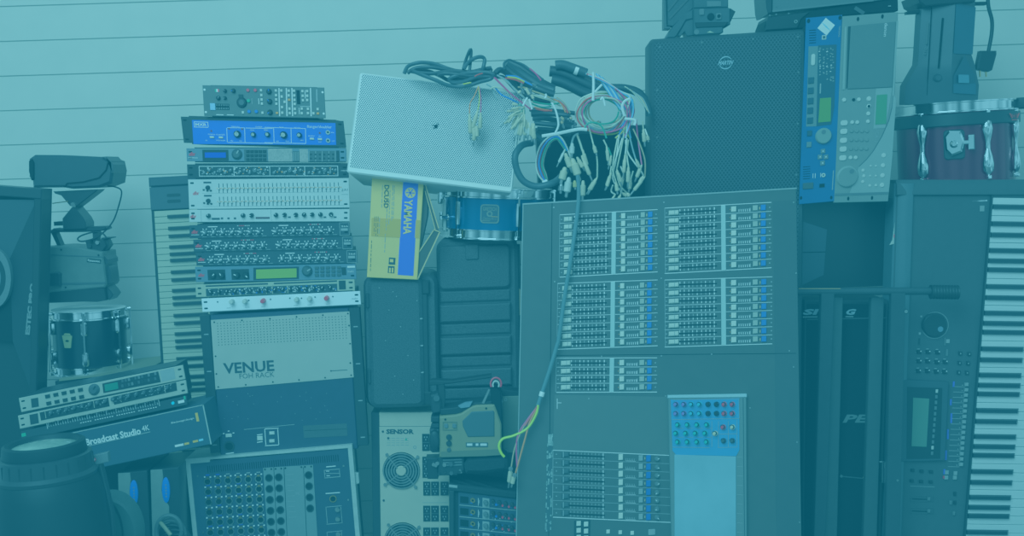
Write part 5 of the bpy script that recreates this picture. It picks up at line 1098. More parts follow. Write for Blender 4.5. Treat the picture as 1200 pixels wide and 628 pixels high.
def tall_units():
    z1 = zm(930, 10, 5.23); z2 = zm(930, 120, 5.024)
    bm = mat('cobalt blue panel', (0, 74, 142), .45, var=.05, scale=20)
    fr = Fr(z1(78, 58), z1(298, 39), z2(34, 584), .1); Wd = fr.W_; H = fr.L(*z2(235, 582))[1]; fr.H_ = H
    t = thing('sound_processor', 'cobalt blue rack unit standing on end with green screen and round dial', 'rack unit', fr.W(Wd / 2, H, -30))
    MB(fr, False).poly([(0, 0), (Wd, 0), (Wd, H), (0, H)], -2, 0, bm, .4).build('front_panel', t); MB(fr, False).poly([(3, 8), (Wd - 3, 8), (Wd - 3, H - 8), (3, H - 8)], -60, -2, KS).build('chassis', t)
    M = MB(fr); gp = mat('grey inlay', (108, 116, 116), .5); dk = mat('smoked inlay', (40, 56, 72), .3)
    M.prism([z1(92, 232), z1(150, 230), z2(134, 140), z2(74, 142)], 0, .4, gp); M.prism([z1(150, 226), z1(264, 220), z1(250, 600), z2(222, 130), z2(134, 140)], 0, .5, dk)
    for k in range(6): M.line(*z1(96, 134 + k * 15.5), *z1(138, 131 + k * 15.5), .9, 0, .3, KD); M.line(*z2(56, 380 + k * 14), *z2(98, 377 + k * 14), .8, 0, .3, KD)
    for x, y in ((92, 76), (285, 56)): M.cyl(*z1(x, y), 2, 0, .3, KD, seg=12, ry=2.6)
    for x, y in ((44, 562), (222, 560)): M.cyl(*z2(x, y), 1.5, 0, .3, KD, seg=12, ry=2.2)
    for k in range(70): M.box(*z1(R_.choice([165, 188, 210, 232, 245]) - 4 + R_.uniform(-3, 3), R_.uniform(240, 445)), R_.uniform(.6, 2), .8, .4, .7, R_.choice([PG, PG, PW]))
    M.line(*z1(165, 460), *z1(163, 520), 1.4, .4, .7, PG); M.text('YAMAHA', *z1(281, 140), 2.2, .3, PG, 13, rot=92)
    M.line(*z2(115, 418), *z2(114, 445), .6, 0, .3, PW); M.line(*z2(128, 418), *z2(127, 445), .6, 0, .3, PW); M.line(*z2(235, 400), *z2(228, 515), 1, 0, .3, PG); M.line(*z2(160, 415), *z2(159, 440), .5, 0, .3, PW)
    M.build('front_markings', t)
    M = MB(fr); x, y = z1(200, 111); M.box(x, y, 14.5, 14.5, 0, .4, W1, rot=40)
    for k in (-3, 0, 3): M.box(x + k * .7, y + k * .8, 9, .6, .4, .6, mat('pale blue print'), rot=40)
    M.build('paper_label', t)
    M = MB(fr); M.box(*z1(187, 176), 5, 5, 0, .5, W2); M.box(*z1(187, 176), 3.2, 3, .5, .7, G1); M.build('small_sticker', t)
    MB(fr).prism([z1(162, 550), z1(230, 545), z2(218, 112), z2(146, 118)], .4, 1, mat('green lcd lit', (100, 130, 30), .3, emit=.15)).build('screen', t)
    M = MB(fr); M.rrect(*z1(121, 313), 4.6, 13.5, 2.2, .3, 1.6, W2, .4); M.build('push_button', t)
    for x, y in ((108, 440), (106, 503), (105, 566), (103, 625)): M = MB(fr); M.box(*z1(x, y), 6.6, 7.2, .3, 2, dk, .5); M.build('push_button', t)
    for x, y in ((98, 106), ): M = MB(fr); M.box(*z2(x, y), 6.6, 7, .3, 2, dk, .5); M.build('push_button', t)
    for x, y, m in ((95, 181, dk), (92, 248, gp)): M = MB(fr); M.box(*z2(x, y), 5.6, 6.4, 0, 1.8, m, .5); M.build('push_button', t)
    for x, y in ((174, 287), (157, 321), (191, 321), (171, 357)): M = MB(fr); M.box(*z2(x, y), 5.4, 5.4, 0, 1.4, gp, .5, rot=-3); M.cyl(*z2(x, y), .8, 1.4, 1.7, PW, seg=8); M.build('arrow_button', t)
    M = MB(fr); x, y = z2(180, 197); M.cyl(x, y, 9.6, 0, 4, mat('olive grey dial', (132, 140, 128), .4), 9, 28, b=.8); M.cyl(x - .4, y - 4.6, 2.6, 4, 4.4, G2, seg=14); M.build('dial', t)
    M = MB(fr); M.rrect(*z2(86, 491), 12.5, 7.4, .8, 0, 1.6, G1, .5); M.build('power_switch', t)
    M = MB(fr); M.ring(*z2(176, 428), 2.4, 1.1, 0, 1.4, W2, 14); M.build('jack_socket', t)
    M = MB(fr); M.box(*z2(168, 489), 6, 4.4, 0, 1, KD); M.build('data_port', t)
    # grey unit
    gm = mat('pale grey panel', (126, 128, 120), .45, var=.04, scale=20); lg = mat('light grey panel', (150, 154, 146), .45, var=.03, scale=20)
    fr = Fr(z1(300, 48), z1(640, 20), z2(236, 588), .1); Wd = fr.W_; H = fr.L(*z2(395, 585))[1]; fr.H_ = H
    t = thing('cd_player', 'pale grey rack player standing on end with big jog dial and dark tray lid', 'rack unit', fr.W(Wd / 2, H, -30))
    P = [z1(300, 48), z1(640, 22), z1(640, 70), z2(580, 330), z2(556, 582), z2(236, 590)]
    MB(fr).prism(P, -2, 0, gm, .4).build('front_panel', t); MB(fr, False).poly([(3, 12), (Wd - 10, 12), (Wd - 13, H - 12), (3, H - 12)], -60, -2, KS).build('chassis', t)
    M = MB(fr); M.prism([z1(352, 106), z1(628, 80), z1(606, 482), z1(332, 494)], 0, 1.6, mat('tray lid', (96, 100, 96), .5, var=.03, scale=20), .6); M.text('denon', *z1(565, 130), 3.8, 1.8, PW, 15.5, rot=92); M.build('tray_lid', t)
    M = MB(fr); M.prism([z1(314, 112), z1(326, 110), z1(313, 495), z1(300, 497)], 0, 1.2, lg); M.prism([z1(334, 110), z1(350, 108), z1(338, 480), z1(322, 492)], 0, .5, KS); M.build('tray_edge', t)
    M = MB(fr); pts = [z1(628, 75), z1(642, 74)]; M.prism([z1(630, 78), z1(642, 76), z1(610, 628), z1(600, 628)], 0, .6, lg)
    arc = [(585, -40), (580, 30), (560, 110), (520, 200), (470, 285), (430, 335), (385, 378)]
    M.prism([z2(584, -40), z2(604, -30)] + [z2(580, 330), z2(560, 530), z2(330, 535), z2(385, 378)] + [z2(*a) for a in arc[::-1][1:-1]], 0, .5, lg)
    for a, b in zip(arc, arc[1:]): M.line(*z2(*a), *z2(*b), .6, .4, .8, G1)
    M.prism([z2(246, 536), z2(560, 526), z2(556, 540), z2(243, 550)], 0, .7, G2)
    M.prism([z1(505, 490), z1(604, 484), z2(560, 40), z2(540, 150), z2(470, 155)], 0, .5, lg)
    for x, y in ((395, 64), (545, 48)): M.cyl(*z1(x, y), 1.6, 0, .4, KD, seg=12, ry=2.6)
    for x, y in ((322, 566), (462, 562)): M.cyl(*z2(x, y), 1.4, 0, .4, KD, seg=12, ry=2.4)
    M.text('UCR-1', *z2(490, 190), 4, .6, G3, 17, rot=93)
    M.build('front_markings', t)
    MB(fr).prism([z1(510, 530), z1(574, 525), z2(545, 126), z2(482, 130)], .5, 1.2, mat('teal green lcd', (80, 130, 75), .3, emit=.08)).build('screen', t)
    for k, y in enumerate((121, 171, 224, 275, 327)): M = MB(fr); M.rrect(*z2(299 - k * 2, y), 8.4, 6.2, 2.4, 0, 1.6, W2, .5); M.build('push_button', t)
    bt = [(347, 117), (377, 117), (337, 325), (367, 325)] + [(x - k * 2, y) for k, (y) in enumerate((168, 220, 272)) for x in (343, 374, 404, 434)]
    for x, y in bt: M = MB(fr); M.cyl(*z2(x, y), 2.4, 0, 1.5, W2 if y in (117, 325) else gm, 2.1, 14, b=.4); M.build('round_button', t)
    for q, x, y, r in [(z1, 312, 560, 2.6), (z1, 370, 558, 2), (z1, 402, 557, 2.4), (z1, 464, 553, 3), (z1, 462, 599, 2.6)] + [(z2, 445, 22, 2.8), (z2, 442, 66, 2.6), (z2, 440, 112, 2.4), (z2, 532, 312, 3), (z2, 528, 371, 2.8), (z2, 525, 430, 3), (z2, 522, 487, 3), (z2, 410, 400, 2.1), (z2, 415, 433, 2.1), (z2, 408, 467, 2.1), (z2, 450, 490, 1.8), (z2, 486, 488, 1.8), (z2, 455, 374, 1.3), (z2, 486, 374, 1.3), (z2, 452, 432, 1.3), (z2, 486, 432, 1.3)]:
        M = MB(fr); M.cyl(*q(x, y), r, 0, 1.5, W2 if r != 2 else KD, r * .85, 14, b=.4); M.build('round_button', t)
    M = MB(fr); x, y = z2(320, 437); M.cyl(x, y, 12.8, 0, 3.4, lg, 12.2, 36, b=.8); M.cyl(x, y, 10.8, 3.4, 3.9, gm, seg=36); M.cyl(x + 4.6, y - 6.2, 2.8, 3.9, 4.3, G2, seg=16); M.build('jog_dial', t)
tall_units()

def wedge_cabinet():
    z = zm(930, 220, 4.486)
    fr = Fr((928, 232), (1052, 232), (928, 346), .13)
    t = thing('speaker_cabinet', 'dark angled speaker cabinet under the upended blue and grey rack units', 'loudspeaker', fr.W(62, 108, -30))
    M = MB(fr, False); a = fr.L(*z(215, 190)); b = fr.L(*z(210, 440))
    top = 3; bot = 108
    M.loft([[(0, top + 2, -60), (2, top + 2, -6), (52, top + 2, -20), (126, top + 2, -44), (126, top + 2, -60)], [(0, bot, -60), (2, bot, -6), (48, bot, -20), (126, bot, -44), (126, bot, -60)]], K); M.build('cabinet', t)
    M = MB(fr, False); fm = mat('lit facet grey', (48, 54, 64), .6, var=.06, scale=12)  # left facet faces front; its brighter light is put into this lighter grey
    M.raw([fr.W(3, 24, -5.6), fr.W(46, 38, -17.6), fr.W(42, 92, -17), fr.W(3, 108, -5.6)], [[0, 1, 2, 3]], fm); M.raw([fr.W(3, 64, -5.2), fr.W(44, 64, -17), fr.W(44, 65, -17), fr.W(3, 65, -5.2)], [[0, 1, 2, 3]], KD); M.build('side_panel', t)
    M = MB(fr, False); M.poly([(0, 0), (118, 0), (118, 5), (0, 5)], -62, -2, KD); M.build('top_board', t)
    # floor monitor below it, with lettering
    fr = Fr((943, 352), (1044, 352), (940, 628), .13); H = to_floor(fr); fr.H_ = H
    t = thing('loudspeaker', 'black loudspeaker with italic silver lettering behind the folded stand', 'loudspeaker', fr.W(50, H, -40))
    M = MB(fr, False); M.poly([(0, 0), (99, 0), (93, H), (0, H)], -60, -2, K, 1); M.build('cabinet', t)
    M = MB(fr, False); M.poly([(3, 4), (96, 4), (90, H - 20), (3, H - 20)], -3, 0, mat('black cloth grille', (10, 10, 12), .9, spec=.2, bump=.4, scale=400), .8); M.poly([(3, 22), (96, 20), (96, 21), (3, 23)], 0, .4, G1); M.build('grille', t)
    M = MB(fr); lm = mat('silver logo')
    M.text('SI', 950, 365.5, 6.6, .8, lm, 16, bold=.04, shear=.5); M.text('G', 997, 365.5, 6.6, .8, lm, 10.5, bold=.04, shear=.5); M.line(941, 371.5, 958, 371.3, 1.0, .1, .6, PG); M.line(991, 371, 1000, 371, 1.0, .1, .6, PG); M.build('lettering', t)
    gd = mat('dim grey print', (104, 108, 104), .6)
    M = MB(fr); M.text('PE', 1003.5, 490.5, 9.5, .8, gd, 27, bold=.03, shear=.55); M.build('lettering', t)
    M = MB(fr); M.line(984, 558, 1016, 561, 1.0, 0, .8, G1); M.cyl(986, 558, 1.6, 0, 1.4, G2, seg=8); M.cyl(1013, 560, 1.6, 0, 1.4, mat('tan print'), seg=8); M.build('trim_strip', t)
wedge_cabinet()

def folded_stand():
    Y = .04; fr = Fr((936, 337), (1092, 336), (934, 628), Y)
    m = mat('stand dark steel', (44, 45, 48), .5, .1, var=.12, scale=40); md = mat('stand dim steel', (56, 58, 58), .5, .1, var=.1, scale=40)
    t = thing('keyboard_stand', 'folded black steel keyboard stand with ribbed end grip, beside the console', 'stand', at(1000, 628, Y) * Vector((1, 1, 0)) if False else Vector((at(1000, 628, Y).x, Y, 0)))
    s = fr.s
    M = MB(); a, b = at(930, 341.5, Y), at(1094, 341, Y); M.sweep([a, b], 4.6 * s, m, 14, 0); M.build('cross_bar', t)
    M = MB(fr); M.line(936, 338.2, 985, 338.2, .8, 4.4, 5.0, mat('worn gold edge', (200, 150, 80), .5)); M.build('worn_edge', t)
    M = MB(); a, b = at(1090, 342, Y), at(1123, 342.5, Y); d = (b - a)
    prof = []
    M.lathe(a, d, s, [(6, 0), (8.4, .4)] + [x for k in range(9) for x in ((8.6, 1 + k * 3.5), (7.8, 2.6 + k * 3.5), (8.6, 4.2 + k * 3.5))] + [(7.5, d.length / s)], K, 20); M.build('end_grip', t)
    def post(x0, x1, xb0, xb1, ytop, w0, w1, mm_):
        M = MB(fr, False); a = fr.L(x0, ytop); b = fr.L(x1, ytop); c = fr.L(xb0, 628); d = fr.L(xb1, 628)
        Hh = to_floor(fr, a[0]); k = (Hh - a[1]) / (c[1] - a[1])
        e = (a[0] + (c[0] - a[0]) * k, Hh); f = (b[0] + (d[0] - b[0]) * k, Hh)
        M.poly([a, b, f, e], w0, w1, mm_, .8); M.build('post', t)
    post(961, 976.5, 952.5, 966, 343, -3, 5, m); post(978, 990.5, 967.5, 983.5, 350, -17, -9, md)
    post(1024, 1039, 1014.5, 1030.5, 350, -17, -9, md); post(1043, 1059.5, 1036, 1053, 343, -3, 5, m)
    M = MB(fr); M.rect(1033, 541, 1037, 566, -14, -6, CR, .5); M.line(1031, 541, 1040, 541, 1.2, -8, -5, CR); M.build('locking_pin', t)
    M = MB(fr); M.cyl(1062, 365, 3, -6, 4, KS, seg=14); M.cyl(1062, 365, 2, 4, 6, ST, seg=12); M.build('bolt', t)
    M = MB(fr); M.cyl(1052, 563, 1.4, 5, 6.2, ST, seg=10); M.build('bolt', t)
folded_stand()

def right_keyboard():
    z = zm(920, 200, 2.853); v = zm(1040, 340, 4.483); u = zm(1040, 430, 3.17)
    fr = Fr((1050.5, 211), (1215, 210.5), (1036, 628), .13); H = to_floor(fr, 100); fr.H_ = H; Wd = 255
    bm = mat('synth shell', (64, 66, 68), .5, spec=.35, var=.06, bump=.1, scale=60); ed = mat('synth rounded edge', (76, 86, 92), .4, var=.05, scale=30)
    t = thing('keyboard', 'large dark synthesizer standing on end at the right edge with white keys', 'keyboard', fr.W(110, H, -20))
    M = MB(fr, False); M.poly([(2, 2), (Wd, 2), (Wd, H), (2, H)], -40, -3, bm, 1)
    # raised rounded rim on the left and along the top end
    M.loft([[(0, y, -36), (0, y, -6), (5, y, -1.5), (12, y, 1.8), (17, y, 2.4), (20, y, 1.0), (22, y, -3), (22, y, -36)] for y in (4, 19, H)], ed)
    M.loft([[(x, 0, -36), (x, 0, -5), (x, 5, -1), (x, 13, 1.6), (x, 17, 1.8), (x, 19, -3), (x, 19, -36)] for x in (1, Wd)], bm)
    M.build('body', t)
    M = MB(fr, False); x0 = fr.L(1162, 300)[0]
    kx = lambda py: fr.L(1162.5 - (py - 228) * .079, py)[0]
    # frame of the keys: rotated a touch against the shell
    f2 = Fr((1163.5, 230), (1224, 231), (1131.5, 628), .13)
    M = MB(fr, False); a = fr.L(1161.5, 229); b = fr.L(1129.5, 628); kk = (H - a[1]) / (b[1] - a[1]); M.poly([a, (a[0] + 1.6, a[1]), (b[0] + 2, b[1]), (a[0] + (b[0] - a[0]) * kk + 2, H), (a[0] + (b[0] - a[0]) * kk, H), b], -3, 1.2, KS); M.build('key_slip', t)
    hh = to_floor(f2); n = int((hh - 4) / 10.6)
    make_keys(f2, t, 1.5, 10.58, .5, 92, (.5, 51), n, mat('white key', (226, 228, 222), .35), True)
    M = MB(fr); x, y = v(250, 185); M.cyl(x, y, 14.6, -3, 2.5, KS, 14, 36, b=1); M.cyl(x, y, 12.5, 2.5, 3.2, K, seg=36); M.cyl(x + 6.4, y + 4.4, 3.2, 3.2, 3.6, mat('dial dimple', (110, 130, 150), .15, .5), seg=16); M.build('data_dial', t)
    M = MB(fr); M.ring(x, y, 16, 15.4, -3, -2.4, PG, 36); M.build('dial_scale', t)
    bx = [(168, 325), (215, 325), (265, 327), (168, 374), (213, 374), (262, 378), (305, 378), (165, 425), (212, 425), (258, 428), (303, 430)]
    for x, y in bx: M = MB(fr); M.box(*v(x, y), 5, 4.2, -3, 0, K, .8); M.build('push_button', t)
    for x, y in ((385, 333), (432, 336), (381, 383), (426, 385), (377, 433), (420, 435)): M = MB(fr); M.box(*v(x, y), 3.6, 4.6, -3, 0, KS, .8); M.box(*v(x, y), 1, 1.6, 0, .3, PG); M.build('push_button', t)
    M = MB(fr)
    for x, y in bx: M.line(*v(x - 22, y + 2), *v(x + 14, y + 2), .3, -3, -2.6, PG); M.box(*v(x - 5, y - 16), 3, .8, -3, -2.6, PG); M.cyl(*v(x + 8, y - 4), .7, -3, .4, PW, seg=6)
    for x, y, w, h, m in ((318, 268, 4, 4.4, G3), (303, 270, 1.4, 9, G2), (170, 228, 2.4, 2.8, PG), (178, 138, 2, 2, PG), (168, 270, 1.4, 8, KS), (313, 328, 2.4, 8, G2)): M.box(*v(x, y), w, h, -3, -1.8, m)
    M.rect(1148.5, 241, 1153.5, 247.5, -3, -2.2, G3); M.build('panel_markings', t)
    # screen
    M = MB(fr); M.prism([u(52, 48), u(228, 56), u(214, 348), u(50, 352)], -3, 3, mat('screen bezel', (50, 54, 60), .5), .8); M.prism([u(74, 74), u(204, 78), u(196, 340), u(72, 342)], 3, 3.5, K); sb = M.build('screen_bezel', t)
    MB(fr).prism([u(96, 114), u(155, 118), u(145, 296), u(90, 294)], 3.5, 3.9, LCDG).build('screen', sb)
    for k in range(12): M = MB(fr); M.box(*u(184 - k * 1.6, 90 + k * 21), 2.6, 4, 3.4, 4.4, G2 if k % 10 else W2, .3); M.build('soft_button', t)
    vm = mat('violet print', (80, 80, 220), .6)
    M = MB(fr)
    for k in range(16): yk = 66 + k * 19.8; xk = 296 - k * 1.4; M.line(*u(xk - 50, yk + 7), *u(xk - 8, yk + 8), .5, -3, -2.5, PG); M.box(*u(xk - 17, yk + 2), .9, 1.2, -3, -2.5, PG)
    for x, y0, y1 in ((247, 54, 74), (236, 120, 142), (238, 172, 208), (225, 232, 268), (218, 310, 345), (212, 380, 398)): M.line(*u(x, y0), *u(x - 1, y1), 2, -3, -2.5, vm)
    M.line(*u(85, 442), *u(175, 446), .4, -3, -2.5, PG); M.build('slider_markings', t)
    for k in range(16): M = MB(fr); M.box(*u(296 - k * 1.4, 66 + k * 19.8), 4.2, 3.8, -3, .6, G3, .6); M.build('slider_cap', t)
    for x, y in ((95, 385), (128, 388), (163, 390), (92, 424), (126, 426), (162, 428)): M = MB(fr); M.box(*u(x, y), 4.4, 3.4, -3, -.4, K, .6); M.build('push_button', t)
    for x, y in ((222, 393), (254, 396), (220, 412), (252, 412)): M = MB(fr); M.box(*u(x, y), 4.2, 4.6, -3, -.4, G3, .6); M.build('push_button', t)
    M = MB(fr); M.box(*u(210, 410), 1.6, 3, -3, -1, RED); M.build('indicator_light', t)
    for x, y in ((252, 472), (236, 505), (252, 505), (248, 545)): M = MB(fr); M.box(*u(x, y), 3, 4.6, -3, -.6, K if x == 252 else G2, .6); M.build('push_button', t)
    for y in (490, 535):
        M = MB(fr); M.frame(*u(86, y - 10), *u(172, y + 12), .5, -3, -2.4, G1); M.line(*u(92, y), *u(150, y + 2), 1, -3, -2.4, KD); M.build('slider_slot', t); M = MB(fr); M.box(*u(155, y + 1), 3.4, 4, -3, 0, G2, .6); M.build('slider_cap', t)
    # torn paper tag on the left edge
    w = zm(1035, 215, 4.83)
    M = MB(fr); M.prism([w(70, 168), w(92, 180), w(92, 308), w(72, 318), w(70, 338), w(36, 348), w(52, 320), w(62, 250)], -5.8, -4.8, mat('torn paper', (190, 188, 170), .7, var=.1, scale=60)); M.prism([w(60, 288), w(70, 284), w(70, 304), w(60, 308)], -4.8, -4.5, RED); M.build('paper_tag', t)
right_keyboard()

def red_drum():
    Y = .33
    t, rad, H, (Cb, U, s) = drum('snare_drum', 'wine red snare drum with long chrome lugs on top of the right keyboard', (1118, 121), (1121, 234), 68, Y, mat('wine red lacquer', (110, 12, 44), .22, .55), None, 12)
    M = MB(); M.lathe(Cb, U, s, [(68.5, H - 27), (70.5, H - 26), (70.5, H - 14), (68.5, H - 13), (68.5, H - 27)], KS, 64, (0, 0)); M.build('black_band', t)
    for a in (-52, 9, 50): f = rad(a); f.o = f.o + U * (s * 24); tube_lug(f, t, 78, 10, 'bulb')
    f = rad(-22); M = MB(f, False); y = -H + 47
    M.poly(rr(-11, y - 16, 11, y + 17, 4), 0, 3, KS, 1); M.poly([(-10, y - 9), (-5, y - 15), (7, y - 14), (11, y - 3), (8, y + 9), (-3, y + 13), (-9, y + 6)], 3, 9, CR, 2); M.cyl(0, y, 4.5, 9, 12, CR, 3, 14, b=.8)
    M.poly([(9, y - 3), (15, y - 3), (15, y - 9), (21, y - 9), (21, y + 7), (15, y + 7), (15, y + 1), (9, y + 1)], 4, 8, CR, .8); M.build('bracket', t)
    f = rad(41); M = MB(f, False); rp = mat('red orange print', (240, 70, 70), .6); yb = -H + 20
    M.text('Pork Pie', 0, yb - .5, 4.4, 7, rp, 17, shear=.25); M.line(-11, yb - 3, -6, yb + 2, .7, 6, 7, rp); M.line(11, yb - 3, 6, yb + 2, .7, 6, 7, rp); M.line(-6, yb + 4, 6, yb + 4, .7, 6, 7, rp); M.build('lettering', t)
    f = rad(66); M = MB(f, False); M.poly(rr(-6, -H - 1, 6, -H + 12, 2), 2, 12, K, 2); M.poly(rr(-2.5, -H + 2, 2.5, -H + 9, 2), 12, 26, KS, 1.5); M.build('strainer', t)
    f = rad(0)
    for a in (-68, -48, -28, -8, 14): f = rad(a); M = MB(f, False); M.poly([(-3, -H + 17), (3, -H + 17), (3, -H + 19), (-3, -H + 19)], 2, 4.4, W2); M.build('band_clip', t)
red_drum()

def spotlight():
    z = zm(1045, 0, 5.026); Y = .34
    fr = Fr((1081, 4), (1147, 8), (1062, 120), Y - .08); s = fr.s
    m = mat('spot housing', (48, 54, 60), .45, var=.1, scale=30); mb = mat('spot lit blue side', (40, 66, 86), .4, var=.06, scale=20)  # bluish right facet, its stronger light put into the colour
    t = thing('profile_spotlight', 'dark barrel spotlight standing nose-down on the red drum, with plug hanging beside it', 'stage light', fr.W(25, 113, -25))
    M = MB(fr)
    def sec(yp, xl, xm, xr, wl, wr, y2=None):
        a, b, c = fr.L(*z(xl, yp)), fr.L(*z(xm, yp)), fr.L(*z(xr, yp)); return [(a[0], a[1], -22), (a[0] + 2, a[1], -8), (b[0], b[1], 6), (c[0] - 2, c[1], -6), (c[0], c[1], -24), (b[0], b[1], -46)]
    M.loft([sec(-30, 185, 365, 515, 0, 0), sec(40, 180, 362, 512, 0, 0), sec(320, 163, 345, 492, 0, 0), sec(375, 158, 342, 510, 0, 0), sec(500, 86, 338, 536, 0, 0), sec(612, 80, 332, 528, 0, 0)], m); M.build('housing', t)
    M = MB(fr)
    def on(x, y, w): q = fr.L(*z(x, y)); return fr.W(q[0], q[1], w)
    M.raw([on(368, 20, 6.4), on(505, 40, -4.6), on(486, 318, -4.6), on(352, 318, 6.4)], [[0, 1, 2, 3]], mb)
    M.raw([on(352, 545, 6.6), on(352, 450, 6.6), on(425, 328, 2.4), on(495, 440, -3.4), on(498, 552, -3.6)], [[0, 1, 2, 3, 4]], mat('spot rib', (36, 52, 66), .45))
    M.raw([on(380, 490, 7), on(380, 442, 7), on(448, 442, 3.2), on(450, 490, 3.2)], [[0, 1, 2, 3]], mat('spot label', (84, 120, 140), .4)); M.raw([on(350, 550, 7), on(350, 498, 7), on(500, 490, -2.4), on(500, 555, -2.4)], [[0, 1, 2, 3]], mb)
    M.build('side_panels', t)
    M = MB(fr); M.line(*z(303, 105), *z(278, 400), 1.6, 1, 3.4, KD); M.line(*z(236, 40), *z(208, 560), .6, -2.5, -.8, KD); M.cyl(*z(278, 458), 5, 0, 5, m, 4, 20, b=1); M.text('ETC', *z(198, 300), 3.4, -2, G2, 8, rot=-86, bold=.03); M.line(*z(215, 130), *z(205, 260), 1.2, -3, -1.6, G2); M.build('side_details', t)
    M = MB(fr); M.prism([z(150, -30), z(515, -30), z(490, 12), z(380, 22), z(260, 30), z(200, 38), z(165, 15)], -46, 9, K, 1.5); M.prism([z(88, 68), z(180, 54), z(180, 78), z(88, 84)], -20, -12, K, 1); M.prism([z(480, 10), z(560, 8), z(560, 28), z(480, 30)], -16, -8, K, 1); M.build('yoke', t)
    M = MB(fr); M.prism([z(525, 298), z(620, 298), z(620, 320), z(595, 412), z(575, 422), z(505, 408), z(510, 370)], -16, -6, K, 1.5)
    for x in (520, 556): M.line(*z(x, 412), *z(x + 2, 452), 1.4, -12, -10, BR)
    M.build('plug', t)
    M = MB(); Yc = Y - .05; M.cable([(*z(565, -40), Yc), (*z(570, 40), Yc), (*z(590, 120), Yc), (*z(588, 200), Yc), (*z(570, 300), Yc)], 2.2, K, 10); M.build('cable', t)
spotlight()

def back_cabinet():
    fr = Fr((628, 150), (775, 146), (632, 240), .3); H = to_floor(fr); fr.H_ = H
    M = MB(fr, False); M.poly([(0, 0), (140, 0), (140, H), (0, H)], -60, 0, K, 1); M.poly([(0, 52), (140, 50), (140, 51), (0, 53)], 0, .4, G1)
    t = thing('speaker_cabinet', 'black cabinet in shadow behind the hanging cable bundles', 'loudspeaker', fr.W(70, H, -30)); M.build('cabinet', t)
    M = MB(fr, False); M.poly([(8, 8), (132, 8), (132, H - 8), (8, H - 8)], 0, 1, KD, .4); M.build('grille', t)
back_cabinet()
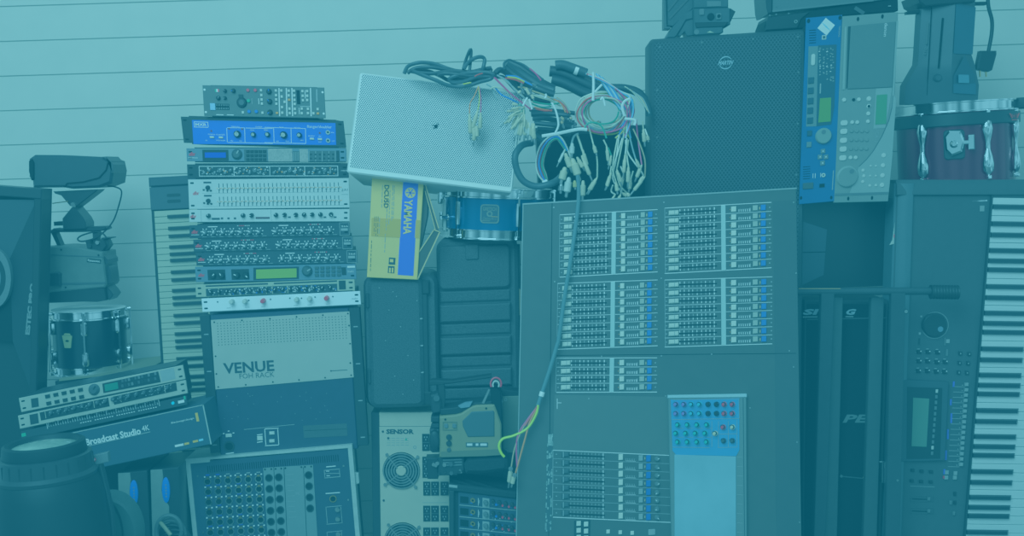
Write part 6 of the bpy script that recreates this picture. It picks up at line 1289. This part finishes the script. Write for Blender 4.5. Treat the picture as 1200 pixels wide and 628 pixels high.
# ------------------------------------------------------------------ cables
def cables():
    rub = mat('black cable rubber', (34, 42, 48), .5, var=.15, scale=60); rub2 = mat('grey cable rubber', (56, 66, 72), .5, var=.1, scale=60)
    WC = [mat('wire ' + n, c, .45) for n, c in (('white', (225, 222, 200)), ('yellow', (215, 205, 40)), ('pink', (215, 60, 120)), ('blue', (45, 120, 225)), ('red', (215, 60, 50)), ('green', (50, 150, 110)), ('tan', (190, 160, 110)), ('orange', (230, 130, 60)), ('cream', (210, 205, 170)), ('grey', (150, 160, 160)))]
    white, yellow, pink, blue, red, green, tan, orange, cream, grey = WC
    def cab(t, pts, r, m, name='cable', seg=8, sm=5): M = MB(); M.cable(pts, r, m, seg, sm); return M.build(name, t)
    def plug(t, a, b, Y, r=2.2, m=None, Y2=None):
        """a beige jack plug from photo point a (cable end) to b (tip)"""
        A, B = at(*a, Y), at(*b, Y if Y2 is None else Y2); d = B - A; s = sc_at(A); L = d.length / s
        M = MB(); M.lathe(A, d, s, [(r * .35, 0), (r * .6, L * .08), (r * .7, L * .22), (r, L * .25), (r, L * .68), (r * .75, L * .72), (r * .45, L * .74)], m or BEI, 12)
        M.lathe(A, d, s, [(r * .45, L * .74), (r * .45, L * .95), (r * .2, L)], ST, 10); M.build('connector', t)
    # ---- black coil lying on the white speaker
    z = zm(465, 50, 4.83); Y = -.03
    t = thing('cable_coil', 'loose coil of black cable lying on the top left of the white speaker', 'cable', at(530, 85, Y))
    P = [[(42, 175), (62, 135), (110, 116), (160, 113), (220, 122), (300, 150), (360, 165), (440, 172), (500, 165), (538, 148)],
         [(60, 172), (105, 145), (180, 138), (260, 148), (340, 160), (420, 165), (490, 150), (535, 142)],
         [(72, 160), (130, 170), (200, 175), (280, 165), (380, 170), (460, 190), (520, 200)],
         [(90, 160), (150, 185), (220, 212), (280, 238), (340, 248), (410, 242), (470, 222), (530, 205), (545, 180), (500, 168), (420, 172), (340, 185), (298, 205), (318, 225), (380, 220), (450, 195), (530, 190)],
         [(100, 165), (170, 160), (240, 185), (300, 215), (370, 215), (430, 200), (500, 185)],
         [(376, 152), (392, 95), (414, 42), (421, 50), (418, 100), (412, 160)], [(378, 150), (402, 115), (440, 88), (478, 80), (497, 95), (492, 130), (486, 155)],
         [(230, 185), (270, 175), (340, 180), (420, 190), (480, 178), (540, 165)], [(305, 200), (360, 205), (440, 215), (520, 196), (560, 190)]]
    for k, p in enumerate(P): cab(t, [(*z(x, y), Y - .012 * (k % 4) + .004 * math.sin(j * 2.1)) for j, (x, y) in enumerate(p)], 2.3 if k not in (5,) else 1.9, rub if k % 3 else rub2)
    for pts, m in (([(462, 245), (440, 300), (415, 345), (412, 402)], orange), ([(463, 245), (468, 300), (466, 340), (458, 385)], yellow), ([(466, 250), (476, 320), (475, 395)], pink), ([(440, 192), (462, 180), (486, 174)], red), ([(375, 235), (420, 226)], yellow)):
        cab(t, [(*z(x, y), Y - .05) for x, y in pts], .75, m, 'wire', 6)
    for a, b in (((411, 400), (418, 555)), ((460, 380), (418, 520)), ((475, 395), (470, 520)), ((445, 470), (432, 585)), ((452, 470), (455, 555)), ((432, 470), (440, 540))): plug(t, z(*a), z(*b), Y - .06, 2.4)
    # ---- left multicore bundle
    z = zm(570, 60, 5.709); Y = -.02
    t = thing('cable_bundle', 'tied bundle of black multicore cables spilling fanned connectors over the white speaker', 'cable', at(625, 140, Y))
    for k, p in enumerate([[(130, 85), (200, 130), (290, 190), (370, 235), (450, 270)], [(125, 105), (190, 160), (280, 215), (360, 255), (455, 290)], [(150, 70), (230, 110), (310, 165), (390, 215), (455, 245)], [(140, 120), (210, 180), (290, 240), (360, 270)],
                           [(120, 120), (118, 80), (150, 58), (190, 70), (250, 92), (300, 130), (380, 190)], [(60, 150), (90, 125), (140, 150), (200, 220), (260, 290), (330, 320), (430, 345)], [(65, 170), (120, 180), (190, 250), (250, 310)],
                           [(300, 420), (380, 415), (460, 420), (560, 430)], [(310, 450), (400, 450), (500, 470), (590, 480)], [(290, 390), (380, 395), (470, 400), (590, 415)], [(320, 480), (420, 490), (520, 500), (600, 520)], [(340, 520), (450, 530), (560, 560)], [(300, 540), (380, 600), (420, 640)]]):
        cab(t, [(*z(x, y), Y - .03 * ((k + 1) % 3) + .01 * math.sin(j + k)) for j, (x, y) in enumerate(p)], (4.6, 4.2, 3.6, 4, 1.3, 3.6, 2.6, 3.4, 3.2, 2.6, 3, 3, 3)[k], rub if k % 4 else rub2, seg=10)
    wires = [([(50, 175), (100, 225), (170, 290), (240, 345), (300, 392)], pink), ([(58, 178), (115, 235), (180, 300), (235, 340)], pink), ([(60, 245), (100, 290), (150, 315), (215, 345)], blue), ([(130, 165), (200, 170), (260, 205), (320, 235)], blue), ([(125, 180), (190, 190), (250, 215)], red), ([(140, 172), (200, 180), (255, 205)], yellow),
             ([(310, 335), (370, 350), (430, 355), (500, 345)], green), ([(300, 350), (370, 375), (435, 370)], green), ([(330, 385), (390, 398), (440, 395)], red), ([(320, 375), (380, 390), (440, 400)], orange), ([(290, 115), (330, 150), (365, 195)], pink), ([(80, 165), (150, 215), (220, 280), (280, 330), (360, 350)], cream), ([(70, 160), (140, 200), (200, 270), (270, 325)], grey), ([(30, 250), (60, 240), (120, 260), (200, 320)], cream), ([(0, 220), (40, 250), (70, 330)], grey), ([(470, 310), (520, 350), (560, 415)], tan), ([(450, 320), (500, 350), (530, 410)], orange), ([(430, 310), (490, 330), (550, 400)], grey), ([(210, 240), (260, 245), (320, 270), (380, 290), (460, 330)], tan), ([(300, 290), (360, 310), (430, 330), (500, 370)], cream), ([(480, 330), (525, 370), (545, 415)], red)]
    for j, (p, m) in enumerate(wires): cab(t, [(*z(x, y), Y - .1 + .01 * (j % 4)) for x, y in p], .95, m, 'wire', 6)
    for k in range(24):
        a = math.radians(85 + 100 * k / 23 + R_.uniform(-5, 5)); x0, y0 = 235 + R_.uniform(-20, 30), 385 + R_.uniform(-25, 25); l0, l1 = R_.uniform(20, 60), R_.uniform(130, 200) if k < 14 else R_.uniform(90, 140)
        a0 = (x0 + math.cos(a) * l0, y0 + math.sin(a) * l0); b0 = (x0 + math.cos(a) * l1, y0 + math.sin(a) * l1)
        cab(t, [(*z(250, 360), Y - .1), (*z((x0 + a0[0]) / 2 + R_.uniform(-6, 6), (y0 + a0[1]) / 2), Y - .11), (*z(*a0), Y - .1)], .7, R_.choice([cream, grey, tan, green]), 'wire', 5, 3); plug(t, z(*a0), z(*b0), Y - .1 - .02 * (k % 3), R_.uniform(1.1, 1.7))
    for k in range(9):
        x0, y0 = 215 + k * 13, 470 + R_.uniform(-20, 20); plug(t, z(x0, y0), z(x0 + R_.uniform(-35, 30), y0 + R_.uniform(110, 160)), Y - .13, R_.uniform(1.9, 2.6), BEI if k % 3 else W2)
    for k in range(9): x0, y0 = R_.uniform(225, 330), R_.uniform(205, 300); plug(t, z(x0, y0), z(x0 + R_.uniform(-30, 40), y0 + R_.uniform(25, 60)), Y - .14, R_.uniform(1.5, 2.2), R_.choice([BEI, W2, G2]))
    for k in range(12): x0, y0 = R_.uniform(470, 600), R_.uniform(420, 510); plug(t, z(x0, y0), z(x0 + R_.uniform(-20, 30), y0 + R_.uniform(12, 40)), Y - .1, R_.uniform(1.4, 2.0), R_.choice([tan, G2, G1]))
    for p in ([(245, 365), (262, 330), (275, 310)], [(285, 320), (295, 350), (305, 388)], [(438, 345), (465, 400), (482, 490), (462, 545)], [(395, 285), (400, 300), (392, 315)]): cab(t, [(*z(x, y), Y - .15) for x, y in p], 1.2, W1, 'cable_tie', 6)
    # ---- right multicore: three thick tails, a big ring of coloured wires and hanging connectors
    z = zm(635, 65, 6.607); w = zm(590, 140, 5.461); Y = .02
    t = thing('cable_bundle', 'thick black multicore snake ending in a ring of coloured wires and hanging connectors', 'cable', at(705, 150, Y))
    for k, p in enumerate([[(105, 75), (160, 72), (230, 95), (300, 120), (345, 138)], [(60, 120), (130, 130), (230, 165), (330, 215), (430, 265), (520, 300)], [(75, 190), (150, 205), (240, 245), (330, 290), (420, 310)], [(330, 160), (420, 220), (520, 250), (640, 255), (740, 285), (800, 350)], [(700, 260), (770, 300), (820, 400), (830, 470)]]):
        cab(t, [(*z(x, y), Y + (.0, .02, 0, .06, .06)[k]) for x, y in p], (5.6, 6.4, 6.2, 5, 4)[k], rub if k else rub2, seg=14)
    M = MB(); A, B = at(*z(255, 108), Y), at(*z(282, 118), Y); M.lathe(A, B - A, sc_at(A), [(5.8, 0), (5.9, .3), (5.9, (B - A).length / sc_at(A))], W1, 16); M.build('white_band', t)
    M = MB(); A, B = at(*z(335, 133), Y), at(*z(352, 140), Y); M.lathe(A, B - A, sc_at(A), [(5.0, 0), (4.6, 2)], mat('cyan tape', (30, 170, 210), .4), 16); M.build('cyan_tape', t)
    cols = [yellow, white, cream, red, pink, green, blue, white, grey, cream, orange, white, tan, green]
    for k, m in enumerate(cols):
        rx, ry = 208 - k * 5.5 - R_.uniform(0, 18), 168 - k * 4.5 - R_.uniform(0, 14); cx, cy = 470 + R_.uniform(-18, 24), 445 + R_.uniform(-16, 16); a0 = R_.uniform(-.5, .3)
        pts = []
        for j in range(15):
            a = a0 - 2 * math.pi * j / 13 * .92; pts.append((*z(cx + (rx + rx * .035 * math.sin(j * 1.7 + k)) * math.cos(a), cy + (ry + ry * .035 * math.cos(j * 2.1 + k)) * math.sin(a)), Y - .06 - .012 * (k % 5) + .008 * math.sin(j + k)))
        cab(t, pts, 1.0, m, 'wire', 6)
    for k in range(16):            # strands from the tail end over to the ring and down
        m = [blue, white, grey, yellow, pink, cream, mat('wire sky', (110, 180, 235), .45), mat('wire sky')][k % 8]
        o = k * 11
        p = [(340 + k * 2, 140 + k), (420 + o * .5, 165 + R_.uniform(-10, 20) + k * 3), (540 + o * .55, 235 + k * 4), (640 + o * .45 + R_.uniform(-15, 15), 330 + R_.uniform(-10, 20)), (690 + R_.uniform(-45, 25), 440), (650 + R_.uniform(-40, 30), 550), (620 + R_.uniform(-60, 90), 640)]
        cab(t, [(*z(x, y), Y - .07 - .01 * (k % 5)) for x, y in p], .95, m, 'wire', 6)
    for k in range(10): p = [(420 + k * 6, 140 + k * 4), (480 + k * 9, 230 + k * 4), (550 + k * 8, 340 + k * 3), (610 + k * 5, 420)]; cab(t, [(*z(x, y), Y - .1) for x, y in p], .9, [mat('wire sky'), white, mat('wire sky'), blue, grey][k % 5], 'wire', 6)
    for k in range(5): p = [(640 + k * 10, 240 + k * 6), (700 + k * 14, 280 + k * 8), (760 + k * 8, 350), (800 + k * 8, 400 + k * 12)]; cab(t, [(*z(x, y), Y - .06) for x, y in p], .7, [cream, grey, cream, tan, grey][k], 'wire', 5)
    for p, r in (([(398, 130), (400, 230), (396, 350)], 1.6), ([(465, 225), (430, 262), (410, 285)], 1.3), ([(680, 335), (640, 355), (622, 400), (640, 470)], 1.6), ([(640, 490), (720, 500), (716, 540)], 1.6), ([(0, 625), (120, 605), (280, 572), (350, 575)], 2.0), ([(330, 580), (350, 530), (420, 520), (470, 560), (500, 640)], 1.0), ([(455, 345), (470, 325), (480, 350), (490, 390)], 1.3)): cab(t, [(*z(x, y), Y - .14) for x, y in p], r, W1 if r > 1 else green, 'cable_tie' if r > 1 else 'wire', 6)
    # hanging wires with plugs
    def hang(p, tip, m, r=2.2, pm=None): cab(t, [(*w(*q), Y - .1 - .02 * R_.random()) for q in p], .85, m, 'wire', 6); plug(t, w(*p[-1]), w(*tip), Y - .13 - .05 * R_.random(), r, pm)
    H_ = [([(850, 0), (860, 120), (885, 290)], (840, 400), pink), ([(830, 60), (870, 150), (905, 260), (905, 365)], (810, 485), tan), ([(780, 130), (800, 220), (880, 330), (895, 360)], (860, 420), white), ([(760, 120), (720, 250), (690, 340)], (650, 455), white), ([(740, 100), (720, 260), (700, 380), (760, 470)], (800, 495), white), ([(730, 120), (700, 300), (720, 400)], (730, 480), cream), ([(770, 100), (740, 250), (725, 320)], (760, 430), cream), ([(790, 120), (780, 220)], (765, 385), white), ([(800, 130), (790, 220), (800, 300)], (795, 440), cream), ([(810, 120), (830, 200), (845, 250)], (880, 330), grey), ([(670, 180), (690, 230)], (670, 320), green), ([(585, 170), (600, 260), (600, 370)], (540, 480), cream), ([(890, 10), (895, 60)], (905, 175), cream), ([(905, 60), (920, 100)], (928, 145), white), ([(545, 40), (560, 100), (575, 160)], (598, 235), cream), ([(640, 130), (660, 170)], (675, 300), cream), ([(700, 420), (690, 460), (716, 480)], (625, 615), white), ([(760, 440), (750, 480)], (725, 535), white), ([(830, 330), (815, 380)], (800, 470), cream), ([(720, 330), (745, 420), (790, 470)], (810, 497), cream), ([(750, 300), (770, 350)], (745, 460), white), ([(690, 300), (680, 370)], (655, 450), cream)]
    for p, tip, m in H_: hang(p, tip, m, R_.uniform(1.8, 2.4))
    for k in range(6): x0, y0 = R_.uniform(560, 740), R_.uniform(20, 70); plug(t, w(x0, y0), w(x0 + R_.uniform(20, 60), y0 + R_.uniform(-15, 15)), Y - .02, 2.4, tan)
    # ---- small loop of wires with big connectors in the middle
    t = thing('cable_bundle', 'small arch of coloured wires with large beige connectors above the console edge', 'cable', at(660, 215, -.05)); Y = -.06
    for k, m in enumerate([white, pink, cream, blue, red, yellow, green, cream]):
        o = k * 7; p = [(262 + o * .4, 400), (222 + o, 350), (208 + o * .9, 270 + k * 3), (230 + o * .8, 180 + k * 4), (280 + o * .4, 120 + k * 4), (340, 98 + k * 4), (380 - o * .3, 130 + k * 3), (415 - o * .3, 200)]
        cab(t, [(*w(x, y), Y + .01 * (k % 3)) for x, y in p], 1.0, m, 'wire', 6)
    M = MB(); A, B = at(*w(252, 408), Y), at(*w(285, 392), Y); M.lathe(A, B - A, sc_at(A), [(2.4, 0), (2.6, .5), (2.6, 6)], W1, 12); M.build('white_band', t)
    for a, b, r, m in (((395, 215), (440, 340), 3.4, BEI), ((440, 250), (490, 395), 4.6, BEI), ((395, 305), (365, 415), 4.2, BEI), ((420, 370), (400, 500), 4.2, W2), ((370, 410), (365, 475), 3.2, ST), ((510, 390), (505, 525), 3.2, BEI), ((500, 230), (570, 400), 2.4, BEI), ((470, 240), (520, 330), 2.4, BEI), ((440, 150), (436, 245), 3, W2), ((505, 190), (545, 330), 2.2, BEI), ((395, 190), (340, 305), 1.5, W2), ((455, 390), (460, 450), 2.6, mat('tan yellow plug', (190, 170, 90), .5)), ((590, 380), (530, 480), 2.2, BEI)): plug(t, w(*a), w(*b), Y - .05, r, m)
    for p, m in (([(480, 90), (450, 110), (435, 160)], grey), ([(470, 95), (490, 150), (505, 200)], cream), ([(415, 200), (430, 240), (440, 255)], white)): cab(t, [(*w(x, y), Y - .03) for x, y in p], 1.2, m, 'wire', 6)
    # ---- thick hose loop
    t = thing('cable_loop', 'thick dark grey hose-like cable looping down onto the blue drum', 'cable', at(640, 218, -.06)); Y = -.09
    cab(t, [(*w(180, 150), Y + .06), (*w(120, 165), Y + .02), (*w(75, 230), Y), (*w(85, 320), Y), (*w(130, 395), Y), (*w(210, 428), Y), (*w(300, 412), Y), (*w(350, 385), Y + .03), (*w(400, 330), Y + .08)], 4.0, rub2, seg=12)
    # ---- cable hanging down the console
    t = thing('hanging_cable', 'grey cable hanging down the console front, ending in red, yellow and orange wires', 'cable', at(655, 400, -.24))
    c = zm(575, 400, 3.489)
    def dy(y): return -.125 - .12 * max(0, min(1, (y - 225) / 400)) - .05
    P = [(677, 205), (678, 235), (671, 290), (662, 345), (655, 395), (c(270, 20)), (c(240, 120)), (c(210, 210)), (c(193, 262))]
    cab(t, [(x, y, dy(y)) for x, y in P], 2.3, mat('grey sheath', (92, 110, 116), .5), 'cable', 10)
    M = MB(); A, B = at(*c(212, 206), dy(458)), at(*c(206, 226), dy(464)); M.lathe(A, B - A, sc_at(A), [(2.9, 0), (3.1, .4), (3.1, 5.5)], W1, 12); M.build('white_band', t)
    lime = mat('wire lime', (205, 230, 20), .45)
    for p, m, r in (([(194, 260), (185, 300), (150, 355), (95, 385), (50, 398), (34, 425), (42, 455), (56, 472)], lime, 1.5), ([(194, 262), (150, 320), (115, 375), (105, 430), (108, 515)], pink, 1.0), ([(195, 264), (160, 330), (140, 400), (118, 480), (100, 545)], orange, 1.1), ([(193, 264), (140, 340), (100, 430), (84, 515)], tan, .8), ([(193, 262), (175, 290), (140, 345)], red, 1.2)): cab(t, [(*c(x, y), dy(c(x, y)[1]) - .005) for x, y in p], r, m, 'wire', 6)
    for a, b in (((84, 512), (72, 600)), ((98, 540), (84, 598))): plug(t, c(*a), c(*b), dy(560) - .01, 2.6, BEI)
    for x, y in ((82, 520), (98, 546)): M = MB(); A = at(*c(x, y), dy(560) - .02); M.lathe(A, Vector((0, -1, 0)), sc_at(A), [(2.6, 0), (2.6, 1.4), (1.2, 1.5)], ST, 12); M.build('solder_lug', t)
cables()
# ------------------------------------------------------------------ light and grade
def area(name, loc, tgt, size, power, col=(1, 1, 1)):
    l = bpy.data.lights.new(name, 'AREA'); l.size = size; l.energy = power; l.color = col
    o = bpy.data.objects.new(name, l); COL.objects.link(o); o.location = loc
    o.rotation_euler = (Vector(tgt) - Vector(loc)).to_track_quat('-Z', 'Y').to_euler()
area('soft_key_light', (-1.2, -3.2, 3.6), (0, .3, 1.25), 2.4, 150, (1, .975, .93))  # added soft key lamp, out of view above the front left
w = bpy.data.worlds.new('world'); SC.world = w; w.use_nodes = True
nt = w.node_tree; bg = nt.nodes['Background']; tc = nt.nodes.new('ShaderNodeTexCoord')   # noise patches, bright and dark, added to give the chrome uneven reflections
nz = nt.nodes.new('ShaderNodeTexNoise'); nz.inputs['Scale'].default_value = 3.2; nz.inputs['Detail'].default_value = 2; nt.links.new(tc.outputs['Generated'], nz.inputs['Vector'])
mr = nt.nodes.new('ShaderNodeMapRange'); mr.inputs[1].default_value = .40; mr.inputs[2].default_value = .60; mr.inputs[3].default_value = .08; mr.inputs[4].default_value = .84
nt.links.new(nz.outputs['Fac'], mr.inputs[0]); nt.links.new(mr.outputs[0], bg.inputs[1]); bg.inputs[0].default_value = (1, .98, .94, 1)
vs = SC.view_settings; vs.view_transform = 'Standard'; vs.look = 'None'; vs.exposure = 0; vs.gamma = 1
# colour grade of the whole picture: a teal fade that lifts the blacks and softens the contrast
def s2l(c): return c / 12.92 if c <= .04045 else ((c + .055) / 1.055) ** 2.4
vs.use_curve_mapping = True
cm = vs.curve_mapping; cm.initialize(); cm.use_clip = True
LIFT = (8 / 255, 84 / 255, 103 / 255); KEEP = .48
for ci in range(3):
    c = cm.curves[ci]
    while len(c.points) > 2: c.points.remove(c.points[1])
    N = 22
    for k in range(N + 1):
        x = s2l(k / N); y = s2l(LIFT[ci] + KEEP * k / N)
        if k == 0: c.points[0].location = (0, y)
        elif k == N: c.points[-1].location = (1, y)
        else: c.points.new(x, y)
    for p in c.points: p.handle_type = 'VECTOR'
cm.extend = 'HORIZONTAL'
cm.update()
for o in list(bpy.data.objects):
    if '_o' in o: del o['_o']
